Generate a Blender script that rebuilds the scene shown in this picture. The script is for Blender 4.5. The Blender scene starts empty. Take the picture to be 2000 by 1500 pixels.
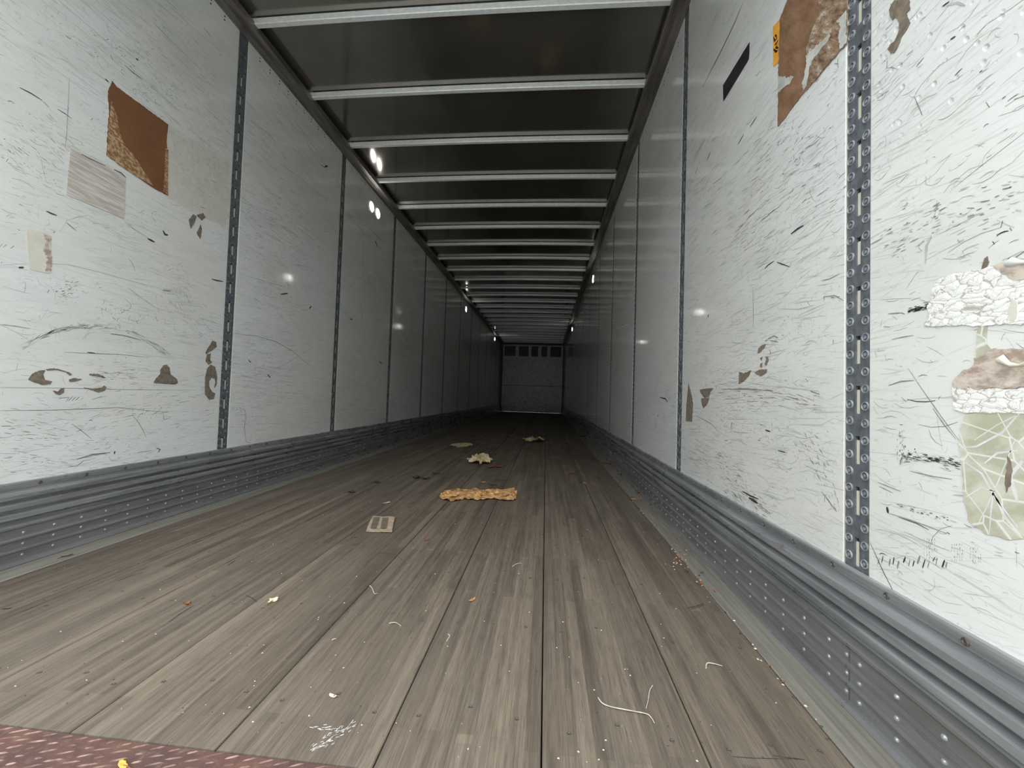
import bpy, bmesh, math, random
from mathutils import Vector, Matrix, noise as mn
random.seed(7)
sc = bpy.context.scene
COL = sc.collection

# ------------------------------------------------------------------ camera
F, YAW, PITCH, ROLL, CAMZ = 752.95, -0.0884, 0.0299, 0.0316, 0.634
fw = Vector((math.sin(YAW)*math.cos(PITCH), math.cos(YAW)*math.cos(PITCH), math.sin(PITCH)))
r0 = Vector((math.cos(YAW), -math.sin(YAW), 0)); u0 = r0.cross(fw)
rt = r0*math.cos(ROLL)+u0*math.sin(ROLL); up = -r0*math.sin(ROLL)+u0*math.cos(ROLL)
cd = bpy.data.cameras.new('camera'); cam = bpy.data.objects.new('camera', cd); COL.objects.link(cam)
cd.sensor_fit = 'HORIZONTAL'; cd.sensor_width = 36; cd.lens = F/2000*36
cd.clip_start = 0.02; cd.clip_end = 500
m = Matrix((rt, up, -fw)).transposed().to_4x4(); m.translation = Vector((0, 0, CAMZ))
cam.matrix_world = m
sc.camera = cam

# ------------------------------------------------------------------ light and exposure
w = bpy.data.worlds.new('overcast_sky'); sc.world = w; w.use_nodes = True
wn = w.node_tree.nodes; wl_ = w.node_tree.links
bg = wn['Background']; bg.inputs['Strength'].default_value = 1.0
tc = wn.new('ShaderNodeTexCoord'); sp = wn.new('ShaderNodeSeparateXYZ'); cr = wn.new('ShaderNodeValToRGB')
wl_.new(tc.outputs['Generated'], sp.inputs[0]); wl_.new(sp.outputs['Z'], cr.inputs[0]); wl_.new(cr.outputs[0], bg.inputs['Color'])
cr.color_ramp.elements[0].position = 0.0; cr.color_ramp.elements[0].color = (0.70, 0.73, 0.75, 1)
cr.color_ramp.elements[1].position = 0.8; cr.color_ramp.elements[1].color = (1.36, 1.42, 1.44, 1)
sc.view_settings.view_transform = 'Standard'; sc.view_settings.look = 'None'
sc.view_settings.gamma = 1.0; sc.view_settings.use_curve_mapping = False
sc.view_settings.exposure = 2.15
sc.cycles.diffuse_bounces = 7; sc.cycles.glossy_bounces = 6; sc.cycles.max_bounces = 12

# ------------------------------------------------------------------ dimensions
XL, XR = -1.8183, 0.6817
Y0, Y1 = 0.34, 15.2
ZR = 2.686          # underside of the top rails at the wall
ZROOF = 2.762
ZB = 0.279          # top of the scuff bands
LPOST = [0.93, 2.08, 3.21, 4.36, 5.533, 6.723, 7.904, 9.068, 10.23, 11.43, 12.59, 13.74]   # far edge of each post
RPOST = [0.948, 2.078, 3.13, 4.23, 5.32, 6.42, 7.56, 8.80, 10.0, 11.2, 12.4, 13.6]
PW = 0.07

def ray(px, py): return fw + rt*((px-1000)/F) + up*((750-py)/F)
def wpt(px, py, side):
    X = XL if side == 'L' else XR
    d = ray(px, py); t = X/d.x
    return (d.y*t, CAMZ+d.z*t)
def fpt(px, py, z=0.0):
    d = ray(px, py); t = (z-CAMZ)/d.z
    return Vector((d.x*t, d.y*t, z))
def bpt(px, py):
    d = ray(px, py); t = Y1/d.y
    return (d.x*t, CAMZ+d.z*t)

# ------------------------------------------------------------------ helpers
class MB:
    def __init__(s): s.v = []; s.f = []
    def quad(s, a, b, c, d):
        n = len(s.v); s.v += [tuple(a), tuple(b), tuple(c), tuple(d)]; s.f.append((n, n+1, n+2, n+3))
    def poly(s, pts):
        n = len(s.v); s.v += [tuple(p) for p in pts]; s.f.append(tuple(range(n, n+len(pts))))
    def box(s, x0, x1, y0, y1, z0, z1):
        n = len(s.v)
        s.v += [(x, y, z) for x in (x0, x1) for y in (y0, y1) for z in (z0, z1)]
        for q in ((0,1,3,2),(4,6,7,5),(0,4,5,1),(2,3,7,6),(0,2,6,4),(1,5,7,3)): s.f.append(tuple(n+i for i in q))
    def extrude_y(s, prof, y0, y1, closed=False, caps=True):
        n = len(s.v); k = len(prof)
        s.v += [(p[0], y0, p[1]) for p in prof]+[(p[0], y1, p[1]) for p in prof]
        for i in range(k if closed else k-1):
            j = (i+1) % k; s.f.append((n+i, n+j, n+k+j, n+k+i))
        if closed and caps: s.f.append(tuple(n+i for i in range(k))); s.f.append(tuple(n+k+i for i in reversed(range(k))))
    def lathe(s, prof, centre, axis, seg=12):
        axis = Vector(axis).normalized(); a = axis.orthogonal().normalized(); b = axis.cross(a); c = Vector(centre)
        n = len(s.v); k = len(prof)
        for i in range(seg):
            t = 2*math.pi*i/seg; d = a*math.cos(t)+b*math.sin(t)
            s.v += [tuple(c+d*r+axis*h) for r, h in prof]
        for i in range(seg):
            j = (i+1) % seg
            for q in range(k-1): s.f.append((n+i*k+q, n+j*k+q, n+j*k+q+1, n+i*k+q+1))
    def tube(s, pts, r, seg=6):
        pts = [Vector(p) for p in pts]; n = len(s.v); rings = len(pts)
        for i, p in enumerate(pts):
            t = (pts[min(i+1, rings-1)]-pts[max(i-1, 0)]).normalized()
            a = t.cross(Vector((0, 0, 1)))
            a = a.normalized() if a.length > 1e-4 else Vector((1, 0, 0)); b = t.cross(a)
            rr = r[i] if isinstance(r, (list, tuple)) else r
            for k in range(seg):
                q = 2*math.pi*k/seg; s.v.append(tuple(p+a*rr*math.cos(q)+b*rr*math.sin(q)))
        for i in range(rings-1):
            for k in range(seg):
                k2 = (k+1) % seg; s.f.append((n+i*seg+k, n+i*seg+k2, n+(i+1)*seg+k2, n+(i+1)*seg+k))
        s.f.append(tuple(n+k for k in range(seg))); s.f.append(tuple(n+(rings-1)*seg+k for k in reversed(range(seg))))
    def mesh(s, name, mat, smooth=False, weld=False):
        me = bpy.data.meshes.new(name); me.from_pydata(s.v, [], s.f); me.update()
        bm = bmesh.new(); bm.from_mesh(me)
        if weld: bmesh.ops.remove_doubles(bm, verts=bm.verts, dist=1e-5)
        bmesh.ops.recalc_face_normals(bm, faces=bm.faces); bm.to_mesh(me); bm.free()
        if smooth:
            for p in me.polygons: p.use_smooth = True
        me.materials.append(mat)
        return me
    def build(s, name, mat, parent=None, smooth=False, weld=False):
        return link(name, s.mesh(name, mat, smooth, weld), parent)
def link(name, data, parent=None, loc=None):
    o = bpy.data.objects.new(name, data); COL.objects.link(o)
    if parent: o.parent = parent
    if loc is not None: o.location = loc
    return o
def tag(o, label=None, cat=None, group=None, kind=None):
    if label: o['label'] = label
    if cat: o['category'] = cat
    if group: o['group'] = group
    if kind: o['kind'] = kind
    return o
def empty(name, kind=None):
    o = bpy.data.objects.new(name, None); COL.objects.link(o); o.empty_display_size = 0.1
    if kind: o['kind'] = kind
    return o
def fbm(x, y, z=0.0, o=4): return mn.fractal(Vector((x, y, z)), 1.0, 2.0, o)
def recentre(o):
    """put a thing's origin at the middle of its own base"""
    me = o.data; n = len(me.vertices)
    c = Vector((sum(v.co.x for v in me.vertices)/n, sum(v.co.y for v in me.vertices)/n, min(v.co.z for v in me.vertices)))
    me.transform(Matrix.Translation(-c)); o.location = c
    return o

# ------------------------------------------------------------------ material helpers
class NT:
    def __init__(s, name, base=(0.8,0.8,0.8), rough=0.5, metal=0.0, spec=0.5):
        s.m = bpy.data.materials.new(name); s.m.use_nodes = True
        s.n = s.m.node_tree.nodes; s.l = s.m.node_tree.links
        s.b = s.n['Principled BSDF']
        s.b.inputs['Base Color'].default_value = (*base, 1); s.b.inputs['Roughness'].default_value = rough
        s.b.inputs['Metallic'].default_value = metal; s.b.inputs['Specular IOR Level'].default_value = spec
        s.pos = s.n.new('ShaderNodeNewGeometry').outputs['Position']
    def map(s, scale=(1,1,1), rot=(0,0,0), loc=(0,0,0), src=None):
        # rotate first, then scale: nested mappings
        a = s.n.new('ShaderNodeMapping'); a.inputs['Rotation'].default_value = rot; a.inputs['Location'].default_value = loc
        s.l.new(src or s.pos, a.inputs['Vector'])
        b = s.n.new('ShaderNodeMapping'); b.inputs['Scale'].default_value = scale
        s.l.new(a.outputs[0], b.inputs['Vector']); return b.outputs[0]
    def noise(s, vec, scale=1.0, detail=4, rough=0.5, dist=0.0):
        a = s.n.new('ShaderNodeTexNoise'); a.inputs['Scale'].default_value = scale; a.inputs['Detail'].default_value = detail
        a.inputs['Roughness'].default_value = rough; a.inputs['Distortion'].default_value = dist
        s.l.new(vec, a.inputs['Vector']); return a.outputs['Fac']
    def voro(s, vec, scale=1.0, feature='F1', rand=1.0):
        a = s.n.new('ShaderNodeTexVoronoi'); a.feature = feature; a.inputs['Scale'].default_value = scale
        a.inputs['Randomness'].default_value = rand
        s.l.new(vec, a.inputs['Vector']); return a.outputs['Distance']
    def ramp(s, fac, stops):
        a = s.n.new('ShaderNodeValToRGB'); e = a.color_ramp.elements
        while len(e) < len(stops): e.new(0.5)
        for i, (p, c) in enumerate(stops):
            e[i].position = p; e[i].color = (c, c, c, 1) if not isinstance(c, tuple) else (*c, 1)
        s.l.new(fac, a.inputs[0]); return a.outputs[0]
    def mix(s, fac, a, b, mode='MIX'):
        q = s.n.new('ShaderNodeMix'); q.data_type = 'RGBA'; q.blend_type = mode
        for k, val in ((0, fac), (6, a), (7, b)):
            inp = q.inputs[k]
            if isinstance(val, (int, float)): inp.default_value = val if k == 0 else (val, val, val, 1)
            elif isinstance(val, tuple): inp.default_value = (*val, 1)
            else: s.l.new(val, inp)
        return q.outputs[2]
    def math(s, op, a, b=0.0):
        q = s.n.new('ShaderNodeMath'); q.operation = op
        for inp, val in zip(q.inputs, (a, b)):
            if isinstance(val, (int, float)): inp.default_value = val
            else: s.l.new(val, inp)
        return q.outputs[0]
    def color(s, c): s.l.new(c, s.b.inputs['Base Color'])
    def rough(s, c): s.l.new(c, s.b.inputs['Roughness'])
    def bump(s, h, strength=0.3, dist=0.002):
        q = s.n.new('ShaderNodeBump'); q.inputs['Strength'].default_value = strength; q.inputs['Distance'].default_value = dist
        s.l.new(h, q.inputs['Height']); s.l.new(q.outputs[0], s.b.inputs['Normal'])
PI = math.pi

def wall_material(name, dents):
    t = NT(name, rough=0.10)
    # faint streaks along the trailer at three slants, and fine specks, worn into the white liner
    big = t.noise(t.map((1.1, 1.1, 1.3)), 1.0, 3)
    mask = t.ramp(big, [(0.36, 0.15), (0.62, 1.0)])
    def streak(ang, sy, sz, lo, hi, off):
        return t.ramp(t.noise(t.map((1, sy, sz), (ang, 0, 0), (off, off, off)), 1.0, 3, 0.55), [(lo, 0.0), (hi, 1.0)])
    s1 = streak(0.06, 5, 190, 0.585, 0.68, 0.3)
    s2 = streak(-0.16, 8, 240, 0.60, 0.69, 3.1)
    s3 = streak(0.35, 12, 260, 0.63, 0.71, 7.7)
    s4 = streak(1.45, 18, 200, 0.67, 0.76, 11.2)
    st = t.math('MAXIMUM', t.math('MAXIMUM', s1, s2), t.math('MAXIMUM', s3, s4))
    sk = t.ramp(t.noise(t.map((75, 75, 75)), 1.0, 5, 0.7), [(0.61, 0.0), (0.68, 1.0)])
    base = t.mix(t.ramp(t.noise(t.map((0.6, 0.8, 0.9)), 1.0, 4), [(0.35, 0.0), (0.65, 1.0)]), (0.80, 0.82, 0.805), (0.735, 0.74, 0.70))
    c = t.mix(t.math('MULTIPLY', t.math('MULTIPLY', st, mask), 0.55), base, (0.27, 0.27, 0.26))
    c = t.mix(t.math('MULTIPLY', t.math('MULTIPLY', sk, mask), 0.5), c, (0.28, 0.27, 0.25))
    grime = t.ramp(t.noise(t.map((3, 2.2, 7)), 1.0, 6, 0.65), [(0.46, 0.0), (0.75, 1.0)])
    c = t.mix(t.math('MULTIPLY', grime, 0.30), c, (0.52, 0.52, 0.49))
    t.color(c)
    t.rough(t.ramp(t.noise(t.map((5, 5, 9)), 1.0, 4), [(0.3, 0.04), (0.7, 0.13)]))
    h = t.noise(t.map((2.5, 2.5, 2.5)), 1.0, 2)
    if dents:
        t.rough(t.ramp(t.noise(t.map((5, 5, 9)), 1.0, 4), [(0.3, 0.2), (0.7, 0.3)]))
        a = t.n.new('ShaderNodeVectorMath'); a.operation = 'DISTANCE'; t.l.new(t.pos, a.inputs[0]); a.inputs[1].default_value = (XR, 0.69, 1.33)
        m_ = t.ramp(a.outputs['Value'], [(0.12, 1.0), (0.24, 0.0)])
        v = t.ramp(t.voro(t.map((1, 55, 34), (0.5, 0, 0)), 1.0), [(0.10, 0.0), (0.26, 1.0)])
        h = t.math('ADD', t.math('MULTIPLY', h, 0.25), t.math('MULTIPLY', t.math('MULTIPLY', v, m_), 0.8))
        t.bump(h, 0.5, 0.0035)
    else:
        t.bump(h, 0.06, 0.01)
    return t.m
M = {}
M['wall'] = wall_material('white_liner', False)
M['wall_dented'] = wall_material('white_liner_dented', True)

t = NT('front_liner', rough=0.14)
d_ = t.ramp(t.noise(t.map((9, 9, 9)), 1.0, 5, 0.6), [(0.42, 0.0), (0.68, 1.0)])
t.color(t.mix(t.math('MULTIPLY', d_, 0.6), (0.70, 0.71, 0.69), (0.34, 0.34, 0.32)))
t.bump(t.noise(t.map((7, 7, 7)), 1.0, 4, 0.6), 0.6, 0.02)
M['front'] = t.m
t = NT('post_galvanised', rough=0.45, metal=0.35)
t.color(t.mix(t.ramp(t.noise(t.map((60, 60, 40)), 1.0, 4, 0.6), [(0.35, 0.0), (0.65, 1.0)]), (0.115, 0.13, 0.145), (0.20, 0.22, 0.24)))
M['post'] = t.m
t = NT('rivet_steel', rough=0.36, metal=0.4)
t.color(t.mix(t.ramp(t.noise(t.map((90, 90, 90)), 1.0, 2), [(0.4, 0.0), (0.6, 1.0)]), (0.30, 0.32, 0.34), (0.44, 0.46, 0.48)))
M['rivet'] = t.m
M['rivet_dull'] = None
t = NT('cream_backing', (0.62, 0.60, 0.50), 0.6); M['cream'] = t.m
t.color(t.mix(t.noise(t.map((20, 20, 8)), 1.0, 3), (0.55, 0.52, 0.42), (0.70, 0.68, 0.58)))

def band_mat(name, a, b, dirt):
    t = NT(name, rough=0.4, metal=0.45)
    c = t.mix(t.ramp(t.noise(t.map((30, 2.5, 40)), 1.0, 5, 0.6), [(0.32, 0.0), (0.68, 1.0)]), a, b)
    d = t.ramp(t.noise(t.map((25, 1.6, 45)), 1.0, 5, 0.65), [(0.50, 0.0), (0.72, 1.0)])
    c = t.mix(t.math('MULTIPLY', d, 0.5), c, dirt)
    ru = t.ramp(t.noise(t.map((9, 4, 20), (0, 0, 0), (5, 2, 1)), 1.0, 6, 0.75), [(0.66, 0.0), (0.74, 1.0)])
    c = t.mix(t.math('MULTIPLY', ru, 0.7), c, (0.13, 0.045, 0.025))
    t.color(c); t.rough(t.ramp(t.noise(t.map((10, 6, 30)), 1.0, 4), [(0.3, 0.22), (0.7, 0.40)]))
    t.bump(t.noise(t.map((40, 6, 60)), 1.0, 3), 0.10, 0.001)
    return t.m
M['band'] = band_mat('scuff_band_galvanised', (0.22, 0.229, 0.238), (0.43, 0.438, 0.447), (0.09, 0.09, 0.09))
M['kick'] = band_mat('kick_plate_aluminium', (0.20, 0.203, 0.205), (0.30, 0.303, 0.30), (0.10, 0.088, 0.072))

t = NT('top_rail_aluminium', rough=0.42, metal=0.75)
t.color(t.mix(t.ramp(t.noise(t.map((20, 3, 20)), 1.0, 4), [(0.35, 0.0), (0.65, 1.0)]), (0.20, 0.18, 0.16), (0.34, 0.31, 0.28)))
M['rail'] = t.m
t = NT('bow_galvanised', rough=0.3, metal=0.15)
t.color(t.mix(t.ramp(t.noise(t.map((40, 60, 60)), 1.0, 5, 0.65), [(0.35, 0.0), (0.65, 1.0)]), (0.72, 0.75, 0.745), (0.87, 0.89, 0.88)))
M['bow'] = t.m
t = NT('roof_sheet_metal', rough=0.22, metal=0.85)
t.color(t.mix(t.ramp(t.noise(t.map((1.5, 2.0, 1)), 1.0, 5, 0.6), [(0.35, 0.0), (0.65, 1.0)]), (0.27, 0.25, 0.22), (0.34, 0.32, 0.285)))
t.rough(t.ramp(t.noise(t.map((4, 4, 1)), 1.0, 3), [(0.3, 0.11), (0.7, 0.17)]))
t.bump(t.noise(t.map((1.3, 2.6, 1)), 1.0, 2), 0.06, 0.02)
M['roof'] = t.m

# laminated oak boards
t = NT('laminated_floor', rough=0.62)
uv = t.n.new('ShaderNodeCombineXYZ'); sx = t.n.new('ShaderNodeSeparateXYZ'); t.l.new(t.pos, sx.inputs[0])
t.l.new(sx.outputs['Y'], uv.inputs[0]); t.l.new(sx.outputs['X'], uv.inputs[1])
def bricks(wd, ht, off, loc, c1, c2, bias=0.0):
    b = t.n.new('ShaderNodeTexBrick'); b.inputs['Scale'].default_value = 1.0
    b.inputs['Brick Width'].default_value = wd; b.inputs['Row Height'].default_value = ht
    b.inputs['Mortar Size'].default_value = 0.0004; b.inputs['Mortar Smooth'].default_value = 0.3; b.inputs['Bias'].default_value = bias
    b.inputs['Color1'].default_value = (c1, c1, c1, 1); b.inputs['Color2'].default_value = (c2, c2, c2, 1)
    b.inputs['Mortar'].default_value = (c1*0.5, c1*0.5, c1*0.5, 1); b.offset = off; b.offset_frequency = 2; b.squash = 1.0
    mp = t.n.new('ShaderNodeMapping'); mp.inputs['Location'].default_value = loc; t.l.new(uv.outputs[0], mp.inputs['Vector'])
    t.l.new(mp.outputs[0], b.inputs['Vector']); return b.outputs['Color']
br1 = bricks(0.83, 0.0317, 0.37, (0.1, -0.012, 0), 0.0, 1.0)
br2 = bricks(0.83, 0.0317, 0.37, (5.1, -0.012+0.0317*6, 0), 0.0, 1.0)
tone = t.math('MULTIPLY', t.math('ADD', br1, br2), 0.5)
c = t.ramp(tone, [(0.0, (0.112, 0.088, 0.066)), (0.25, (0.145, 0.116, 0.088)), (0.6, (0.175, 0.142, 0.108)), (1.0, (0.235, 0.190, 0.140))])
gr = t.ramp(t.noise(t.map((420, 14, 1)), 1.0, 4, 0.65), [(0.34, 0.66), (0.58, 1.05)])
c = t.mix(1.0, c, gr, 'MULTIPLY')
gr2 = t.ramp(t.noise(t.map((62, 1.3, 1)), 1.0, 5, 0.6), [(0.38, 0.68), (0.60, 1.04)])
c = t.mix(0.95, c, gr2, 'MULTIPLY')
big = t.ramp(t.noise(t.map((1.6, 0.9, 1)), 1.0, 5, 0.6), [(0.35, 0.78), (0.62, 1.05)])
c = t.mix(0.8, c, big, 'MULTIPLY')
dust = t.ramp(t.noise(t.map((5, 2.2, 1), (0, 0, 0.2)), 1.0, 5, 0.65), [(0.48, 0.0), (0.75, 1.0)])
c = t.mix(t.math('MULTIPLY', dust, 0.40), c, (0.175, 0.148, 0.116))
spk = t.ramp(t.voro(t.map((38, 30, 1)), 1.0), [(0.030, 1.0), (0.05, 0.0)])
c = t.mix(t.math('MULTIPLY', spk, 0.6), c, (0.40, 0.37, 0.31))
stn = t.ramp(t.noise(t.map((26, 4.5, 1), (0, 0, 0), (3, 3, 0)), 1.0, 4, 0.6), [(0.60, 0.0), (0.74, 1.0)])
c = t.mix(t.math('MULTIPLY', stn, 0.55), c, (0.04, 0.033, 0.028))
chk = t.ramp(t.noise(t.map((330, 16, 1), (0, 0, 0), (1, 7, 0)), 1.0, 3, 0.6), [(0.60, 0.0), (0.70, 1.0)])
c = t.mix(t.math('MULTIPLY', chk, 0.45), c, (0.035, 0.028, 0.023))
knt = t.ramp(t.noise(t.map((30, 18, 1), (0, 0, 0), (11, 2, 0)), 1.0, 5, 0.7), [(0.66, 0.0), (0.74, 1.0)])
c = t.mix(t.math('MULTIPLY', knt, 0.5), c, (0.05, 0.035, 0.028))
t.color(c); t.rough(t.ramp(t.noise(t.map((8, 3, 1)), 1.0, 3), [(0.3, 0.5), (0.7, 0.72)]))
t.bump(t.noise(t.map((260, 9, 1)), 1.0, 3), 0.35, 0.0015)
M['board'] = t.m
t = NT('edge_plank_wood', rough=0.65)
c = t.mix(t.ramp(t.noise(t.map((110, 3, 110)), 1.0, 4), [(0.35, 0.0), (0.65, 1.0)]), (0.155, 0.145, 0.122), (0.245, 0.233, 0.198))
c = t.mix(t.ramp(t.noise(t.map((9, 3, 9)), 1.0, 5, 0.7), [(0.55, 0.0), (0.75, 0.7)]), c, (0.13, 0.10, 0.075))
t.color(c); t.bump(t.noise(t.map((150, 6, 50)), 1.0, 3), 0.3, 0.0015); M['plank'] = t.m
t = NT('screw_head', (0.10, 0.09, 0.08), 0.5, 0.6); M['screw'] = t.m
t.color(t.mix(t.noise(t.map((300, 300, 1)), 1.0, 2), (0.06, 0.05, 0.045), (0.22, 0.19, 0.16)))
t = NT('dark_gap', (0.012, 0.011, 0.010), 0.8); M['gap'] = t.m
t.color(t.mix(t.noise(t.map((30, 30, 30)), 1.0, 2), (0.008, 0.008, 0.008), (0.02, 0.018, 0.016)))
t = NT('rusty_steel', rough=0.62, metal=0.15)
c = t.mix(t.ramp(t.noise(t.map((9, 14, 1)), 1.0, 6, 0.7), [(0.35, 0.0), (0.65, 1.0)]), (0.075, 0.044, 0.040), (0.15, 0.072, 0.055))
c = t.mix(t.ramp(t.noise(t.map((50, 60, 1)), 1.0, 4, 0.7), [(0.52, 0.0), (0.7, 0.6)]), c, (0.20, 0.14, 0.11))
t.color(c); t.bump(t.noise(t.map((90, 90, 90)), 1.0, 5), 0.4, 0.002); M['rust'] = t.m
t = NT('worn_lug_steel', rough=0.5, metal=0.2)
t.color(t.mix(t.ramp(t.noise(t.map((40, 40, 40)), 1.0, 3), [(0.4, 0.0), (0.6, 1.0)]), (0.12, 0.062, 0.048), (0.27, 0.18, 0.145))); M['lug'] = t.m
def two(name, a, b, sc_=(40, 40, 40), rough=0.75, bump=0.0, lo=0.38, hi=0.62, metal=0.0):
    t = NT(name, rough=rough, metal=metal)
    t.color(t.mix(t.ramp(t.noise(t.map(sc_), 1.0, 5, 0.65), [(lo, 0.0), (hi, 1.0)]), a, b))
    if bump: t.bump(t.noise(t.map(tuple(k*1.3 for k in sc_)), 1.0, 4), bump, 0.003)
    return t.m
M['rivet_dull'] = two('rivet_dull_steel', (0.10, 0.11, 0.12), (0.17, 0.185, 0.20), rough=0.5, metal=0.3)
M['mark_light'] = two('scuff_light_grey', (0.42, 0.42, 0.40), (0.55, 0.55, 0.53))
M['mark_mid'] = two('scuff_mid_grey', (0.17, 0.17, 0.16), (0.33, 0.325, 0.31))
M['mark_dark'] = two('scuff_dark', (0.02, 0.022, 0.025), (0.06, 0.06, 0.06))
M['mark_white'] = two('scuff_white', (0.62, 0.63, 0.61), (0.75, 0.76, 0.75), rough=0.3)
M['bare'] = two('bare_ply_brown', (0.150, 0.120, 0.090), (0.25, 0.205, 0.155), (60, 60, 60))
M['tape'] = two('black_tape', (0.010, 0.010, 0.014), (0.02, 0.02, 0.026), rough=0.35)
M['orange'] = two('orange_label', (0.80, 0.33, 0.03), (0.90, 0.45, 0.06), rough=0.5)
M['ink'] = two('black_ink', (0.01, 0.01, 0.01), (0.02, 0.02, 0.02), rough=0.5)
M['kraft'] = two('brown_kraft_label', (0.175, 0.075, 0.030), (0.215, 0.095, 0.038), (16, 7, 7), 0.7, 0.2)
t = NT('kraft_frayed', rough=0.75)
c = t.mix(t.ramp(t.noise(t.map((1, 60, 110), (0.5, 0, 0)), 1.0, 5, 0.7), [(0.46, 0.0), (0.56, 1.0)]), (0.25, 0.12, 0.045), (0.50, 0.36, 0.21))
t.color(c); M['kraft_frayed'] = t.m
t = NT('torn_plywood', rough=0.75)
c = t.mix(t.ramp(t.noise(t.map((1, 14, 34), (-0.8, 0, 0)), 1.0, 5, 0.65), [(0.38, 0.0), (0.62, 1.0)]), (0.20, 0.105, 0.055), (0.30, 0.175, 0.100))
t.color(c); t.bump(t.noise(t.map((1, 40, 90), (-0.8, 0, 0)), 1.0, 4), 0.5, 0.004); M['ply'] = t.m
t = NT('splintered_plywood', rough=0.75)
f_ = t.noise(t.map((1, 26, 70), (-0.8, 0, 0)), 1.0, 6, 0.7)
c = t.ramp(f_, [(0.34, (0.10, 0.06, 0.035)), (0.46, (0.27, 0.17, 0.10)), (0.56, (0.36, 0.26, 0.18)), (0.66, (0.58, 0.55, 0.48))])
t.color(c); t.bump(f_, 0.8, 0.006); M['splinter'] = t.m
M['peel_grey'] = two('peeled_grey_white', (0.42, 0.42, 0.39), (0.62, 0.62, 0.58), (30, 30, 30), 0.7, 0.4)
t = NT('shredded_label', rough=0.7)
c = t.mix(t.ramp(t.noise(t.map((1, 9, 120), (0.1, 0, 0)), 1.0, 5, 0.65), [(0.42, 0.0), (0.58, 1.0)]), (0.47, 0.41, 0.36), (0.66, 0.64, 0.59))
t.color(c); M['shred'] = t.m
M['cream_label'] = two('cream_paper_residue', (0.64, 0.62, 0.51), (0.70, 0.69, 0.60), (20, 20, 20), 0.6)
M['ghost'] = two('yellowed_residue', (0.62, 0.61, 0.53), (0.68, 0.68, 0.61), (25, 25, 25), 0.5)
t = NT('cracked_white_paper', rough=0.65)
wob = t.noise(t.map((1, 30, 30)), 1.0, 4, 0.6)
av = t.n.new('ShaderNodeVectorMath'); av.operation = 'MULTIPLY_ADD'; t.l.new(wob, av.inputs[0]); av.inputs[1].default_value = (0.0, 0.05, 0.03); t.l.new(t.pos, av.inputs[2])
v = t.voro(t.map((1, 38, 95), (0.12, 0, 0), src=av.outputs[0]), 1.0, 'DISTANCE_TO_EDGE')
nz = t.noise(t.map((1, 40, 60)), 1.0, 5, 0.7)
c = t.mix(t.ramp(v, [(0.010, 0.85), (0.05, 0.0)]), (0.83, 0.83, 0.80), (0.40, 0.35, 0.29))
c = t.mix(t.ramp(nz, [(0.60, 0.0), (0.66, 0.75)]), c, (0.38, 0.31, 0.25))
t.color(c); t.bump(v, 0.5, 0.004); M['crackle'] = t.m
M['torn_brown'] = two('torn_paper_brown', (0.36, 0.28, 0.22), (0.62, 0.54, 0.46), (40, 25, 45), 0.8, 0.7, 0.42, 0.58)
t = NT('green_tape_residue', rough=0.55)
v = t.voro(t.map((1, 26, 15), (0.7, 0, 0)), 1.0, 'DISTANCE_TO_EDGE')
n2 = t.noise(t.map((1, 22, 30), (0.6, 0, 0)), 1.0, 5, 0.6)
c = t.mix(t.ramp(n2, [(0.4, 0.0), (0.6, 1.0)]), (0.44, 0.435, 0.32), (0.60, 0.60, 0.49))
c = t.mix(t.ramp(v, [(0.008, 0.8), (0.03, 0.0)]), c, (0.80, 0.80, 0.76))
t.color(c); M['green'] = t.m
M['card'] = two('crumpled_kraft_card', (0.25, 0.12, 0.042), (0.66, 0.39, 0.16), (28, 28, 28), 0.75, 0.5)
M['card_pale'] = two('pale_card', (0.55, 0.39, 0.20), (0.80, 0.65, 0.40), (25, 25, 25), 0.75, 0.3)
M['card_dull'] = two('dull_card', (0.33, 0.25, 0.17), (0.44, 0.35, 0.25), (50, 50, 50), 0.8, 0.3)
M['flute'] = two('flute_brown', (0.12, 0.09, 0.065), (0.17, 0.13, 0.095), (50, 50, 50), 0.85)  # dark brown of the stripes on the cardboard square
M['leaf_red'] = two('leaf_rust_red', (0.16, 0.045, 0.018), (0.34, 0.11, 0.04), (90, 90, 90), 0.65, 0.3)
M['leaf_orange'] = two('leaf_orange', (0.50, 0.19, 0.06), (0.62, 0.33, 0.14), (90, 90, 90), 0.6, 0.2)
M['leaf_dark'] = two('leaf_dark_brown', (0.035, 0.024, 0.016), (0.10, 0.065, 0.04), (90, 90, 90), 0.8, 0.3)
M['leaf_pale'] = two('leaf_pale', (0.62, 0.50, 0.34), (0.78, 0.68, 0.50), (90, 90, 90), 0.6)
M['leaf_yellow'] = two('leaf_yellow', (0.62, 0.30, 0.04), (0.75, 0.45, 0.10), (90, 90, 90), 0.6)
M['twig'] = two('dry_stem', (0.44, 0.38, 0.30), (0.62, 0.56, 0.46), (60, 60, 60), 0.8)
M['twig_dark'] = two('dark_stem', (0.06, 0.05, 0.04), (0.12, 0.10, 0.08), (60, 60, 60), 0.8)
t = NT('lamp_lens', (0.9, 0.9, 0.9), 0.3); t.b.inputs['Emission Color'].default_value = (1, 0.985, 0.93, 1); t.b.inputs['Emission Strength'].default_value = 5.0
M['lens'] = t.m
M['lamp_rim'] = two('lamp_rim_plastic', (0.35, 0.35, 0.34), (0.45, 0.45, 0.44), rough=0.4)
M['bounce_mat'] = two('bounce_concrete', (0.27, 0.27, 0.26), (0.34, 0.337, 0.325), (8, 8, 8), 0.9)
M['frame'] = two('rear_frame_paint', (0.20, 0.20, 0.21), (0.32, 0.32, 0.33), (6, 6, 6), 0.5)
M['rubber'] = two('dark_header', (0.012, 0.012, 0.012), (0.03, 0.03, 0.03), (10, 10, 10), 0.4)

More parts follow.
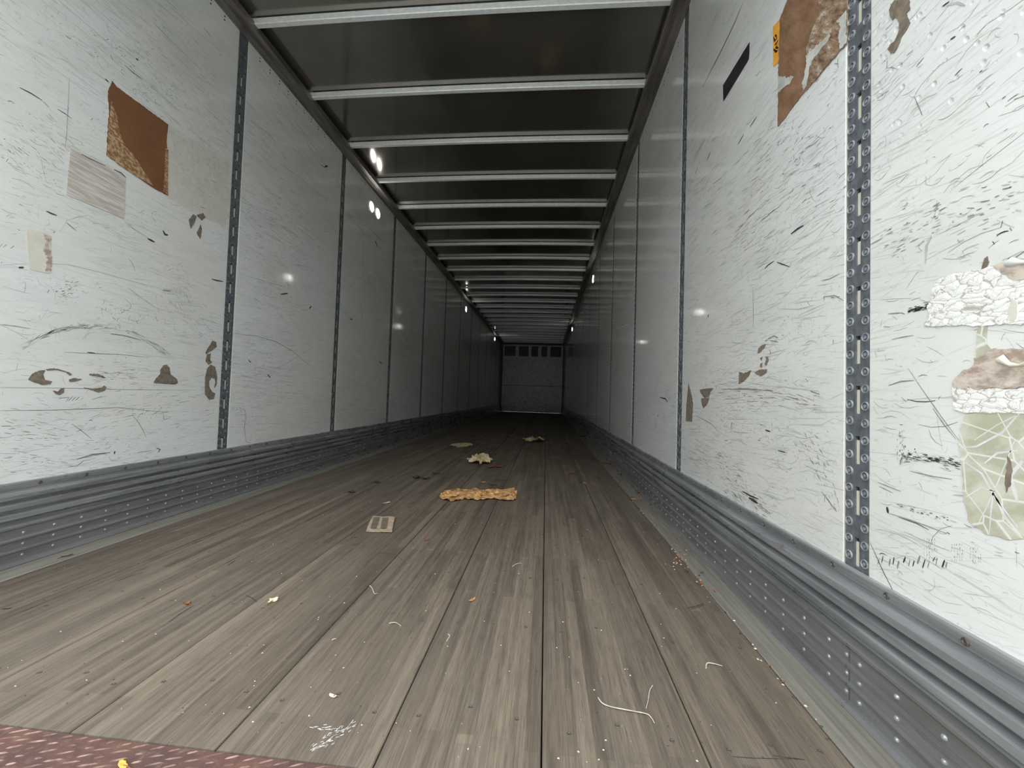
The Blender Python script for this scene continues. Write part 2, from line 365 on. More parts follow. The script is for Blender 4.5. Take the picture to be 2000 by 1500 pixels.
# ------------------------------------------------------------------ setting: side walls
def inward(side): return 1 if side == 'L' else -1
WALL = {}
def side_wall(side, name, posts):
    X = XL if side == 'L' else XR; s = inward(side)
    W = empty(name, 'structure'); WALL[side] = W
    mb = MB(); mb.box(min(X-s*0.016, X-s*0.045), max(X-s*0.016, X-s*0.045), Y0, Y1+0.05, 0.0, ZROOF+0.02)
    mb.build('outer_skin', M['cream'], W)
    edges = [Y0]
    for p in posts: edges += [p-PW, p]
    edges.append(Y1)
    for i in range(0, len(edges), 2):
        a, b = edges[i], edges[i+1]
        if b-a < 0.05: continue
        mb = MB(); c = 0.0012
        # a panel with a small chamfer around its visible face
        def ring(x, d): return [(x, a+d, 0.012+d), (x, b-d, 0.012+d), (x, b-d, ZROOF-d), (x, a+d, ZROOF-d)]
        R = [ring(X-s*0.0155, 0), ring(X-s*c, 0), ring(X, c)]
        for q in range(2):
            for k in range(4): mb.quad(R[q][k], R[q][(k+1) % 4], R[q+1][(k+1) % 4], R[q+1][k])
        mb.poly(R[2])
        mat = M['wall_dented'] if (side == 'R' and i == 0) else M['wall']
        mb.build('wall_panel', mat, W, weld=True)
        # cream cut edge of the panel board, facing the post
        e = MB()
        if i+2 < len(edges): e.box(min(X-s*0.0145, X-s*0.001), max(X-s*0.0145, X-s*0.001), b, b+0.0015, 0.02, ZROOF-0.01)
        if i > 0: e.box(min(X-s*0.0145, X-s*0.001), max(X-s*0.0145, X-s*0.001), a-0.0015, a, 0.02, ZROOF-0.01)
        e.build('panel_edge', M['cream'], W)
    for pi, p in enumerate(posts):
        post(side, W, p-PW+0.0016, p-0.0016, pi)
def post(side, W, a, b, idx):
    X = XL if side == 'L' else XR; s = inward(side)
    xf = X-s*0.0025; xb = X-s*0.0080; xk = X-s*0.0150
    z0, z1 = 0.05, ZROOF-0.005; mid = (a+b)/2; hw = 0.0062
    slots = []; z = 0.286
    while z < 2.45:
        slots.append((z-0.0+0.0, z+0.062)); z += 0.1105
    mb = MB()
    def face(y0, y1, za, zb): mb.quad((xf, y0, za), (xf, y1, za), (xf, y1, zb), (xf, y0, zb))
    face(a, mid-hw, z0, z1); face(mid+hw, b, z0, z1)
    prev = z0
    for (u, v) in slots:
        face(mid-hw, mid+hw, prev, u); prev = v
        mb.quad((xf, mid-hw, u), (xf, mid+hw, u), (xb, mid+hw, u), (xb, mid-hw, u))
        mb.quad((xf, mid-hw, v), (xf, mid+hw, v), (xb, mid+hw, v), (xb, mid-hw, v))
        mb.quad((xf, mid-hw, u), (xf, mid-hw, v), (xb, mid-hw, v), (xb, mid-hw, u))
        mb.quad((xf, mid+hw, u), (xf, mid+hw, v), (xb, mid+hw, v), (xb, mid+hw, u))
    face(mid-hw, mid+hw, prev, z1)
    fl = MB(); dk = MB()
    for (u, v) in slots:
        fl.box(min(xf-s*0.0030, xf-s*0.0075), max(xf-s*0.0030, xf-s*0.0075), mid-hw+0.0004, mid+hw-0.0004, u+0.0005, v-0.009)
        dk.quad((xb, mid-hw, v-0.009), (xb, mid+hw, v-0.009), (xb, mid+hw, v), (xb, mid-hw, v))  # shadow at the top of the slot, painted as a black quad
    for y in (a, b): mb.quad((xf, y, z0), (xf, y, z1), (xk, y, z1), (xk, y, z0))
    o = mb.build('slotted_post', M['post'], W, weld=True)
    tag(fl.build('slot_backing', M['cream'], o), kind='stuff'); tag(dk.build('slot_painted_shadow', M['gap'], o), kind='stuff')
    # rivets, two columns 37 mm apart
    prof = [(0.0100, 0.0), (0.0096, 0.0020), (0.0084, 0.0026), (0.0074, 0.0020), (0.0064, 0.0003), (0.0040, 0.0002), (0.0034, 0.0018), (0.0, 0.0022)]
    near = (side == 'R' and idx == 0)
    if near:
        r = MB(); r.lathe(prof, (0, 0, 0), (s, 0, 0), 14); me = r.mesh('rivet', M['rivet'], False); me.materials.append(M['post'])
        for pz in me.polygons:
            if 0.0036 < math.hypot(pz.center.y, pz.center.z) < 0.0068: pz.material_index = 1
    rr = MB(); z = 0.30
    while z < 2.6:
        for dy, dz in ((-0.0212, 0.0), (0.0212, 0.004)):
            if near: link('rivet', me, o, (xf, mid+dy, z+dz))
            elif idx < 6: rr.lathe(prof[:1]+prof[2:3]+prof[4:], (xf, mid+dy, z+dz), (s, 0, 0), 8)
        z += 0.0372
    if rr.v: tag(rr.build('rivets', M['rivet_dull'], o), kind='stuff')
side_wall('L', 'wall_left', LPOST)
side_wall('R', 'wall_right', RPOST)

# fixing holes just under the top rails
for side in 'LR':
    X = XL if side == 'L' else XR; s = inward(side); mb = MB(); y = 0.42
    posts = LPOST if side == 'L' else RPOST
    while y < 12:
        if all(not (p-PW-0.02 < y < p+0.02) for p in posts):
            for z in (2.648, 2.668):
                mb.lathe([(0.0045, 0), (0.0043, 0.0008), (0.0, 0.001)], (X, y, z if side == 'L' else z-0.03), (s, 0, 0), 8)
        y += 0.0875
    tag(mb.build('fixing_heads', M['gap'], WALL[side]), kind='stuff')

# scuff marks: thin streaks lying on the liner
def stroke(mb, side, pts, wd, lift=0.0004):
    X = (XL if side == 'L' else XR)+inward(side)*lift
    n = len(pts); V = []
    for i, (y, z) in enumerate(pts):
        a = pts[max(i-1, 0)]; b = pts[min(i+1, n-1)]; d = Vector((b[0]-a[0], b[1]-a[1]))
        d = d.normalized() if d.length > 1e-9 else Vector((1, 0)); nn = Vector((-d.y, d.x))
        k = wd*0.5*(0.35+0.65*math.sin(PI*(i+0.35)/(n-1+0.7)))
        V.append(((X, y+nn.x*k, z+nn.y*k), (X, y-nn.x*k, z-nn.y*k)))
    for i in range(n-1): mb.quad(V[i][0], V[i+1][0], V[i+1][1], V[i][1])
def in_panel(y, posts, L=0.0):
    return all(not (p-PW-0.004 < y+k < p+0.004) for p in posts for k in (-L/2, 0, L/2)) and Y0+0.02 < y-L/2 and y+L/2 < Y1-0.05
def random_marks(side, seed):
    R = random.Random(seed); posts = LPOST if side == 'L' else RPOST
    mbs = [MB(), MB(), MB()]
    for i in range(13000):
        y = 0.45+R.random()**1.5*9.5; z = 0.3+R.random()*2.3
        if fbm(y*1.4+seed, z*1.7, seed) < -0.25+R.random()*0.25: continue
        L = min(0.26, 0.008*math.exp(R.gauss(0.75, 0.85))); ang = R.gauss(0.0, 0.16) if R.random() < 0.72 else R.uniform(-PI/2, PI/2)
        if z > 1.4: ang = R.gauss(0.10 if side == 'L' else 0.04, 0.10) if R.random() < 0.9 else ang
        if not in_panel(y, posts, L): continue
        curve = R.gauss(0, 0.25)*L; k = 4; pts = []
        for q in range(k):
            f = q/(k-1)-0.5
            pts.append((y+math.cos(ang)*L*f-math.sin(ang)*curve*(f*f*2), z+math.sin(ang)*L*f+math.cos(ang)*curve*(f*f*2)))
        c = R.random(); cls = 0 if c < 0.48 else (1 if c < 0.945 else 2)
        wd = (R.uniform(0.0006, 0.0018), R.uniform(0.0005, 0.0013), R.uniform(0.0009, 0.0024))[cls]*(0.75+y*0.12)
        if cls == 2: pts = [(y+(a-y)*0.5, z+(b-z)*0.5) for a, b in pts]
        if all(0.285 < b < 2.66 for a, b in pts): stroke(mbs[cls], side, pts, wd)
    # tick clusters
    for i in range(110):
        y = 0.55+R.random()**1.3*6; z = 0.35+R.random()*1.9
        for j in range(R.randint(6, 22)):
            yy = y+R.gauss(0, 0.05); zz = z+R.gauss(0, 0.022); a = R.choice([R.gauss(1.2, 0.3), R.gauss(0.1, 0.3)]); L = R.uniform(0.004, 0.016)
            if in_panel(yy, posts, 0.02) and zz > 0.30: stroke(mbs[R.choice((0, 1, 1))], side, [(yy, zz), (yy+math.cos(a)*L, zz+math.sin(a)*L)], R.uniform(0.001, 0.0028))
    return mbs
# marks read off the photograph: side, polyline in picture pixels turned into wall positions, width in metres, tone
MARKS = {
'L': [
  
 ([(215,652),(240,655),(275,664)], 0.008, 1), ([(0,757),(120,758),(250,761),(385,762)], 0.003, 1), ([(0,802),(110,801),(230,796),(330,806)], 0.004, 1),
 ([(125,688),(170,690),(230,692),(290,698)], 0.004, 1), ([(0,634),(30,637),(58,642)], 0.004, 1), ([(150,897),(180,888),(215,884)], 0.010, 1),
 ([(268,884),(295,880)], 0.005, 1), ([(258,810),(270,825),(280,842),(285,855)], 0.004, 1), ([(140,828),(160,842),(178,857)], 0.004, 1),
 ([(38,171),(60,182),(82,196)], 0.007, 2), ([(112,213),(127,222),(140,232)], 0.005, 2), ([(243,127),(260,142),(279,156)], 0.006, 2),
 ([(265,114),(270,118)], 0.012, 2), ([(205,154),(212,160)], 0.010, 2), ([(215,107),(221,118)], 0.006, 1), ([(397,54),(413,72)], 0.006, 1),
 ([(300,45),(320,65),(343,90)], 0.004, 1), ([(90,412),(100,417),(111,421)], 0.010, 2), ([(318,450),(322,458),(328,459)], 0.018, 2),
 ([(288,466),(296,470),(302,473)], 0.016, 2), ([(413,545),(424,548),(436,550)], 0.014, 2), ([(36,523),(46,522)], 0.012, 2), ([(317,567),(334,569)], 0.006, 2),
 ([(0,518),(60,514),(130,516),(190,530),(260,550),(340,570),(390,583)], 0.003, 0), ([(250,562),(280,585),(310,605)], 0.008, 0),
 ([(242,432),(262,448),(290,465)], 0.003, 1), ([(190,435),(215,452),(245,470)], 0.003, 0), ([(130,435),(148,450)], 0.005, 1), ([(132,430),(150,424),(170,421)], 0.004, 0),
 ([(250,505),(258,513),(264,530)], 0.004, 1), ([(243,583),(256,595),(254,603)], 0.003, 1), ([(170,688),(186,690)], 0.008, 2),
 ([(150,910),(164,899)], 0.005, 1), ([(308,672),(330,690),(340,705)], 0.003, 0), ([(135,150),(133,200),(130,260),(127,290)], 0.006, 0),
 ([(305,875),(313,878),(308,884)], 0.008, 2), ([(224,881),(223,887)], 0.010, 2), ([(318,804),(320,820),(332,816)], 0.004, 1),
 ([(460,652),(500,656),(540,668),(570,685),(612,720)], 0.006, 1), ([(520,728),(560,710),(612,677)], 0.003, 1), ([(465,795),(478,800),(480,815),(477,835),(480,862),(490,866)], 0.006, 1),
 ([(634,326),(640,324)], 0.026, 2), ([(628,322),(634,328)], 0.012, 2), ([(545,318),(590,350),(640,392)], 0.004, 1), ([(490,235),(520,258),(545,285)], 0.005, 1),
 ([(548,575),(562,573)], 0.018, 2), ([(604,603),(608,598)], 0.020, 2), ([(522,731),(528,738)], 0.014, 2), ([(732,470),(738,482)], 0.030, 2), ([(720,445),(750,475)], 0.008, 2),
 ([(549,490),(548,512),(562,525),(563,570)], 0.003, 1), ([(468,535),(520,550),(570,565)], 0.006, 0), ([(490,655),(475,700)], 0.003, 0),
 ([(702,590),(705,600),(708,622),(704,640)], 0.006, 1), ([(683,622),(688,625)], 0.020, 2), ([(740,706),(746,710)], 0.020, 2), ([(707,585),(710,480),(707,460)], 0.004, 1),
 ([(485,703),(490,708)], 0.012, 2), ([(115,778),(135,776),(128,785)], 0.003, 2), ([(133,783),(142,774)], 0.003, 2), ([(140,783),(148,775)], 0.003, 2), ([(147,782),(155,775)], 0.003, 2),
 ],
'R': [
 ([(1450,8),(1437,40),(1424,68),(1406,105),(1390,135),(1372,172)], 0.010, 2), ([(1401,22),(1395,42)], 0.005, 2), ([(1478,228),(1465,248)], 0.008, 2),
 ([(1453,262),(1441,283)], 0.008, 2), ([(1388,296),(1381,314)], 0.010, 2), ([(1364,325),(1357,340)], 0.008, 1), ([(1570,440),(1558,447),(1545,457)], 0.010, 2),
 ([(1512,510),(1500,518),(1494,525)], 0.007, 2), ([(1518,512),(1528,516),(1543,521)], 0.006, 2), ([(1500,662),(1512,656),(1520,660)], 0.008, 1),
 ([(1520,668),(1505,665)], 0.006, 1), ([(1471,562),(1472,620),(1471,640)], 0.004, 1), ([(1289,776),(1300,779),(1304,786)], 0.016, 2), ([(1383,620),(1384,614)], 0.014, 2),
 ([(1450,959),(1465,968),(1482,975)], 0.010, 2), ([(1463,972),(1480,983)], 0.016, 2), ([(1495,840),(1505,843)], 0.008, 2), ([(1430,825),(1428,836)], 0.008, 1),
 ([(1410,760),(1460,760),(1510,763)], 0.005, 1), ([(1360,812),(1390,828),(1405,845)], 0.005, 1), ([(1548,758),(1600,764),(1600,775)], 0.004, 0),
 ([(1200,640),(1215,634),(1228,628),(1237,612)], 0.020, 0), ([(1201,643),(1216,638),(1230,632)], 0.012, 3), ([(1248,870),(1262,885),(1285,882),(1310,875)], 0.012, 3),
 ([(1335,877),(1352,883)], 0.012, 3), ([(1305,812),(1312,806),(1320,808)], 0.01, 0), ([(1281,818),(1279,842)], 0.012, 1), ([(1285,810),(1286,814)], 0.02, 2),
 ([(1776,722),(1800,758),(1840,815),(1875,862)], 0.0022, 1), ([(1823,798),(1845,830),(1868,858)], 0.0025, 1), ([(1736,753),(1760,745),(1786,743)], 0.004, 1),
 ([(1875,846),(1895,840),(1916,837)], 0.008, 2),  ([(1735,613),(1760,611)], 0.004, 1),
  ([(1778,920),(1820,930),(1860,936)], 0.003, 1),
 ([(1715,942),(1735,950),(1760,960)], 0.003, 1), ([(1718,950),(1745,963)], 0.003, 1), ([(1733,990),(1735,1002)], 0.010, 2), ([(1735,1002),(1780,1016),(1850,1042)], 0.003, 1),
 ([(1755,1010),(1790,1022),(1815,1035)], 0.003, 2),  ([(1700,1060),(1725,1115),(1753,1170)], 0.003, 2),
 ([(1886,11),(1870,5),(1840,12)], 0.006, 0), ([(1855,3),(1842,12)], 0.006, 2), ([(1867,71),(1857,77)], 0.006, 2), ([(1805,112),(1790,130)], 0.004, 1), ([(1880,133),(1865,148)], 0.003, 2),
 ([(1787,190),(1802,225)], 0.003, 1), ([(1790,205),(1810,190),(1830,182)], 0.003, 0), ([(1950,545),(1955,560),(1948,580)], 0.006, 1), ([(1820,460),(1810,480),(1808,515)], 0.008, 0),
 ([(1743,663),(1765,658),(1785,655)], 0.003, 1), ([(1605,305),(1620,295),(1640,280)], 0.003, 0), ([(1352,318),(1362,300),(1378,268)], 0.004, 1),
 ([(1290,350),(1300,325),(1315,290)], 0.006, 1), ([(1530,395),(1520,405),(1500,420)], 0.003, 1), ([(1345,640),(1355,600),(1372,560)], 0.006, 0), ([(1370,670),(1390,655),(1410,645)], 0.005, 0),
 ([(1605,960),(1620,980),(1635,1000)], 0.004, 1), ([(1520,880),(1535,884)], 0.006, 2), ([(1521,603),(1560,604),(1590,596)], 0.004, 0), ([(1610,580),(1630,577),(1648,587)], 0.004, 1),
 ([(1700,478),(1715,470),(1725,464)], 0.004, 1), ([(1640,535),(1620,545),(1605,548)], 0.004, 1),
 ]}
R_ = random.Random(3)
for k in range(15):   # the row of dark ticks low on the near right panel
    x = 1716+k*9.5+R_.uniform(-3, 3); y = 1103-R_.random()*10
    MARKS['R'].append(([(x, y+R_.uniform(3, 9)), (x+R_.uniform(2, 5), y-R_.uniform(3, 9))], R_.uniform(0.002, 0.005), 2 if k % 2 else 1))
for bx, by, nx, ny in ((1806,1052,5,7), (1860,1062,5,6), (1896,1070,5,5), (1560,600,7,8)):
    for i in range(nx):
        for j in range(ny):
            if R_.random() < 0.75:
                x = bx+i*5+R_.uniform(-1, 1); y = by+j*6+R_.uniform(-1, 1)
                MARKS['R'].append(([(x, y), (x+R_.uniform(-1, 1), y+4)], 0.0016, 0 if R_.random() < 0.6 else 1))
def smear(side, pts, spread, n, cls, L=8, seed=1):
    R = random.Random(seed)
    for i in range(n):
        f = R.random()*(len(pts)-1); k = int(f); f -= k; a, b = pts[k], pts[k+1]
        x = a[0]+(b[0]-a[0])*f; y = a[1]+(b[1]-a[1])*f; d = math.atan2(b[1]-a[1], b[0]-a[0])+R.gauss(0, 0.12); o = R.gauss(0, spread); l = L*R.uniform(0.3, 1.4)
        x -= math.sin(d)*o; y += math.cos(d)*o
        MARKS[side].append(([(x, y), (x+math.cos(d)*l, y+math.sin(d)*l)], R.uniform(0.0012, 0.0035), R.choice(cls)))
smear('R', [(1762,889),(1800,894),(1840,901),(1872,908)], 5, 120, (1, 1, 0, 0, 2), 9, 1)
smear('R', [(1760,840),(1762,870),(1765,905)], 5, 60, (1, 1, 0), 4, 2)
smear('R', [(1772,609),(1790,604),(1812,600)], 2.5, 60, (1, 2, 2), 8, 3)
smear('R', [(1750,985),(1800,1000),(1850,1012)], 3, 40, (1, 0), 5, 4)
smear('R', [(1420,950),(1455,985),(1490,1010)], 16, 140, (1, 1, 2, 0), 9, 5)
smear('R', [(1340,880),(1400,905),(1450,930)], 14, 150, (0, 1), 8, 6)
smear('R', [(1400,760),(1500,765),(1600,790)], 16, 140, (0, 0, 1), 14, 7)
smear('R', [(1350,420),(1450,330),(1560,230)], 45, 240, (0, 0, 1), 14, 8)
smear('R', [(1380,520),(1480,440),(1630,330)], 40, 260, (0, 0, 1), 14, 9)
smear('R', [(1560,850),(1600,900),(1630,990)], 20, 90, (0, 1), 9, 10)
smear('R', [(1720,480),(1850,420),(1990,380)], 25, 110, (0, 0, 1), 14, 11)
smear('L', [(40,680),(70,662),(100,650),(130,641),(160,637)], 2.5, 80, (0, 0, 1), 16, 12)
smear('L', [(150,639),(185,637),(220,640),(262,651),(300,672),(325,692)], 2.5, 70, (0, 0, 0, 1), 14, 13)
smear('L', [(330,560),(350,600),(400,650)], 26, 150, (0, 1), 9, 14)
smear('L', [(100,575),(150,565)], 14, 50, (0, 1), 6, 15)
smear('L', [(350,270),(420,360)], 30, 120, (0, 0, 1), 8, 16)
smear('L', [(200,60),(300,150),(420,280)], 40, 160, (0, 0, 1), 14, 17)
smear('L', [(20,250),(120,330)], 40, 110, (0, 0, 1), 14, 18)
smear('L', [(0,900),(150,905),(300,890)], 20, 140, (0, 0, 1), 14, 19)
smear('L', [(0,830),(120,840),(250,800),(400,780)], 26, 200, (0, 0, 1), 16, 20)
smear('L', [(180,730),(260,735)], 12, 60, (0, 1), 12, 21)
smear('L', [(480,400),(560,440),(640,500)], 30, 160, (0, 0, 1), 10, 22)
smear('L', [(500,560),(600,600)], 25, 120, (0, 0, 1), 9, 23)
for side in 'LR':
    mbs = random_marks(side, 11 if side == 'L' else 29)+[MB()]
    for pts, wd, cls in MARKS[side]:
        P = [wpt(x, y, side) for x, y in pts]
        # densify so that the taper reads smoothly
        Q = []
        for a, b in zip(P[:-1], P[1:]): Q += [(a[0]+(b[0]-a[0])*k/3, a[1]+(b[1]-a[1])*k/3) for k in range(3)]
        Q.append(P[-1]); stroke(mbs[cls], side, Q, wd*(0.55 if cls == 2 else 0.6), 0.0007)
    for mb, mat in zip(mbs, ('mark_light', 'mark_mid', 'mark_dark', 'mark_white')):
        if mb.v: tag(mb.build('scratches', M[mat], WALL[side]), kind='stuff')

# flat pieces lying on a wall: outline in wall coordinates, real thickness, ragged edge
def ragged(P, step, amp, seed):
    out = []; R = random.Random(seed)
    for a, b in zip(P, P[1:]+P[:1]):
        L = math.hypot(b[0]-a[0], b[1]-a[1]); n = max(1, int(L/step))
        for k in range(n):
            f = k/n; j = (0 if k == 0 else 1)*amp
            out.append((a[0]+(b[0]-a[0])*f+R.uniform(-j, j), a[1]+(b[1]-a[1])*f+R.uniform(-j, j)))
    return out
def plate(name, side, outline, mat, parent=None, th=0.0008, lift=0.0, step=0.006, amp=0.0015, seed=1, px=True):
    X = (XL if side == 'L' else XR); s = inward(side)
    P = [wpt(x, y, side) for x, y in outline] if px else outline
    P = ragged(P, step, amp, seed)
    bm = bmesh.new(); xa = X+s*lift; xb = X+s*(lift+th)
    va = [bm.verts.new((xa, y, z)) for y, z in P]; vb = [bm.verts.new((xb, y, z)) for y, z in P]
    n = len(P)
    eb = [bm.edges.new((vb[i], vb[(i+1) % n])) for i in range(n)]
    bmesh.ops.triangle_fill(bm, use_beauty=True, use_dissolve=False, edges=eb)
    for i in range(n): bm.faces.new((va[i], va[(i+1) % n], vb[(i+1) % n], vb[i]))
    bmesh.ops.recalc_face_normals(bm, faces=bm.faces)
    me = bpy.data.meshes.new(name); bm.to_mesh(me); bm.free(); me.materials.append(M[mat])
    o = link(name, me, parent)
    if not parent: recentre(o)
    return o
def sub(o, par):   # parent a plate to another, keeping its place
    o.parent = par; o.matrix_parent_inverse = Matrix.Translation(-par.location); return o

# bare spots where the white face is worn through
for i, (side, pl) in enumerate([
 ('L', [(55,740),(62,730),(75,724),(88,723),(84,732),(88,742),(102,745),(98,751),(82,752),(66,747),(55,742)]),
 ('L', [(88,721),(105,719),(118,722),(135,727),(141,731),(136,734),(128,727),(110,723),(92,724)]),
 ('L', [(134,741),(145,738),(160,741),(148,745),(135,746)]),
 ('L', [(174,730),(190,730),(206,737),(203,739),(185,735),(174,733)]),
 ('L', [(163,756),(178,760),(198,757),(203,753),(208,756),(204,763),(192,767),(182,763),(164,758)]),
 ('L', [(102,763),(112,765),(118,759),(126,757),(125,766),(116,772),(108,769)]),
 ('L', [(299,748),(305,738),(312,731),(313,722),(318,714),(325,712),(331,718),(333,731),(345,740),(347,748),(342,751),(322,750)]),
 ('L', [(401,688),(408,676),(415,665),(422,668),(423,677),(415,684),(407,689),(402,692)]),
 ('L', [(404,692),(412,690),(410,702),(414,708),(407,713),(401,705)]),
 ('L', [(400,738),(404,720),(411,712),(420,716),(424,735),(423,752),(418,758),(420,748),(419,740),(413,738),(408,745),(409,757),(414,765),(420,768),(418,779),(408,781),(400,770)]),
 ('R', [(1480,690),(1482,680),(1489,674),(1497,672),(1493,680),(1485,688)]),
 ('R', [(1444,726),(1453,729),(1468,723),(1464,733),(1453,745),(1443,750)]),
 ('R', [(1474,727),(1485,722),(1499,721),(1498,727),(1487,735),(1478,731)]),
 ('R', [(1495,697),(1501,696),(1502,704),(1497,714),(1494,712),(1498,702)]),
 ('R', [(1485,700),(1490,697),(1488,705)]), ('R', [(1486,710),(1490,708),(1489,718),(1485,717)]),
 ('R', [(1367,761),(1380,759),(1394,758),(1388,766),(1385,775),(1376,777),(1369,768)]),
 ('R', [(1370,778),(1386,777),(1382,789),(1374,798),(1371,790)]),
 ('R', [(1345,748),(1348,760),(1352,775),(1354,790),(1352,824),(1340,822),(1341,790),(1343,770)]),
 ('R', [(1737,20),(1742,8),(1748,0),(1777,0),(1779,18),(1771,26),(1779,44),(1772,58),(1763,70),(1755,90),(1748,103),(1740,104),(1735,96),(1740,86),(1748,80),(1757,58),(1757,44),(1750,34),(1744,40),(1740,34)]),
 ('L', [(368,430),(377,418),(384,423),(379,437),(372,447)]), ('L', [(383,420),(396,416),(402,425),(393,431)]), ('L', [(392,437),(394,450),(391,467),(386,460),(384,455)]),
 ('R', [(1924,505),(1930,500),(1933,512),(1925,525),(1918,528)]),
 ]):
    plate('bare_spot', side, pl, 'bare', WALL[side], 0.0005, 0.0008, 0.005, 0.0012, i)

# yellowed area beside the brown label, torn labels, tape
o = plate('glue_residue', 'L', [(330,243),(449,315),(441,442),(408,430),(328,386)], 'ghost', None, 0.0003, 0.0, 0.01, 0.001, 5)
tag(o, 'faint yellowed glue area beside the slotted post, right of the brown label', 'glue residue')
o = plate('kraft_label', 'L', [(219,158),(228,170),(328,243),(325,275),(327,382),(297,366),(240,327),(207,303),(212,220),(210,178)], 'kraft', None, 0.0012, 0.0010, 0.006, 0.0016, 6)
tag(o, 'brown paper label with frayed lower left edge, high on the left wall', 'label')
sub(plate('frayed_edge', 'L', [(216,196),(228,230),(232,258),(243,285),(262,305),(280,335),(298,362),(268,346),(240,328),(208,303),(210,260)], 'kraft_frayed', None, 0.0006, 0.0024, 0.005, 0.002, 7), o)
sub(plate('frayed_strip', 'L', [(322,290),(328,292),(327,380),(318,374),(321,330)], 'kraft_frayed', None, 0.0005, 0.0024, 0.005, 0.0015, 8), o)
o = plate('torn_label', 'L', [(139,283),(208,321),(244,345),(242,428),(200,410),(129,380),(133,330)], 'shred', None, 0.0009, 0.0010, 0.007, 0.0012, 9)
tag(o, 'pinkish grey shredded label remnant below the brown label on the left wall', 'label')
for q_, w_ in (([(158,301),(175,310),(205,324)], 0.0035), ([(222,331),(236,338),(245,347)], 0.005)):
    mb = MB(); stroke(mb, 'L', [wpt(*q, 'L') for q in q_], w_, 0.0022); sub(mb.build('curled_tear', M['mark_dark']), o)
o = plate('paper_strip', 'L', [(52,447),(92,455),(99,462),(97,500),(98,533),(88,533),(57,525),(53,480)], 'cream_label', None, 0.0005, 0.0010, 0.006, 0.001, 10)
tag(o, 'cream paper strip with a frayed brown right edge, lower on the left wall', 'label')
sub(plate('frayed_edge', 'L', [(84,456),(100,462),(94,480),(100,500),(99,530),(88,530),(92,505),(84,490),(90,472)], 'torn_brown', None, 0.0005, 0.0016, 0.004, 0.003, 11), o)
o = plate('black_tape_strip', 'R', [(1464.5,82),(1464,106),(1463,116),(1413.5,198),(1413,166)], 'tape', None, 0.0006, 0.0010, 0.02, 0.0005, 12)
tag(o, 'black tape strip stuck high on the right wall beyond the brown torn area', 'tape')
o = plate('orange_label', 'R', [(1524,37),(1524,118),(1511,131),(1511,52)], 'orange', None, 0.0006, 0.0010, 0.02, 0.0006, 13)
tag(o, 'narrow orange label with black print, left edge of the torn plywood patch', 'label')
mb = MB()
for pts in ([(1512,72),(1514,80),(1519,74)], [(1514,88),(1518,84),(1521,78)], [(1512,96),(1517,101),(1520,99)], [(1515,68),(1518,72)], [(1519,88),(1516,92),(1521,94)]):
    stroke(mb, 'R', [wpt(*q, 'R') for q in pts], 0.007, 0.0018)
sub(mb.build('black_print', M['ink']), o)
o = plate('torn_plywood_patch', 'R', [(1524,38),(1538,2),(1560,-60),(1656,-60),(1656,85),(1640,100),(1600,150),(1570,183),(1545,215),(1530,236),(1520,247),(1521,150)], 'ply', None, 0.0010, 0.0011, 0.007, 0.0022, 14)
tag(o, 'large brown torn wood patch beside the wide slotted post, top right', 'patch')
sub(plate('splintered_face', 'R', [(1592,-60),(1656,-60),(1656,85),(1625,118),(1603,146),(1581,170),(1584,130),(1577,100),(1588,60),(1605,20)], 'splinter', None, 0.0014, 0.0021, 0.006, 0.004, 15), o)
sub(plate('peeled_flake', 'R', [(1622,66),(1625,70),(1614,88),(1600,105),(1588,120),(1582,140),(1578,168),(1572,178),(1570,160),(1578,130),(1577,108),(1595,92)], 'peel_grey', None, 0.0016, 0.0030, 0.005, 0.003, 16), o)
sub(plate('peeled_flake', 'R', [(1522,148),(1538,152),(1553,150),(1546,162),(1530,174),(1522,182)], 'peel_grey', None, 0.0014, 0.0026, 0.005, 0.003, 17), o)
sub(plate('peeled_flake', 'R', [(1656,20),(1656,84),(1646,95),(1641,75),(1645,50),(1636,40),(1648,30)], 'peel_grey', None, 0.0014, 0.0034, 0.005, 0.003, 18), o)
o = plate('cracked_label', 'R', [(1822,566),(1835,545),(1868,532),(1915,527),(1945,518),(1990,512),(2040,508),(2040,630),(1930,636),(1810,637),(1806,633),(1818,620),(1812,600),(1822,585)], 'crackle', None, 0.0012, 0.0010, 0.006, 0.0018, 19)
tag(o, 'white crackled label with a curled top, upper one on the near right wall', 'label')
sub(plate('torn_backing', 'R', [(1943,520),(1965,512),(2040,500),(2040,545),(1990,548),(1960,535)], 'torn_brown', None, 0.0008, 0.0022, 0.006, 0.002, 20), o)
sub(plate('oval_tear', 'R', [(1981,582),(1990,590),(1992,610),(1984,627),(1976,625),(1974,608),(1978,592)], 'cream_label', None, 0.0008, 0.0022, 0.005, 0.001, 21), o)
sub(plate('lower_strip', 'R', [(1911,636),(1930,636),(1929,672),(1940,684),(1925,700),(1909,701),(1909,670)], 'green', None, 0.0006, 0.0008, 0.006, 0.001, 22), o)
o = plate('torn_label', 'R', [(1872,735),(1885,722),(1903,715),(1905,700),(1930,690),(1945,680),(1990,682),(2050,690),(2050,756),(1960,760),(1866,758),(1862,748)], 'torn_brown', None, 0.0016, 0.0010, 0.006, 0.003, 23)
tag(o, 'torn brown and white paper label, middle one on the near right wall', 'label')
sub(plate('white_strip', 'R', [(1862,757),(1960,760),(2050,758),(2050,812),(1975,806),(1889,807),(1866,800)], 'crackle', None, 0.0010, 0.0012, 0.006, 0.0012, 24), o)
o = plate('tape_residue', 'R', [(1888,808),(1975,805),(2060,812),(2060,1058),(2000,1052),(1975,1055),(1925,1043),(1892,1016),(1884,980),(1882,930),(1876,880),(1875,840)], 'green', None, 0.0006, 0.0010, 0.008, 0.002, 25)
tag(o, 'pale green tape residue with white creases, lowest on the near right wall', 'tape residue')
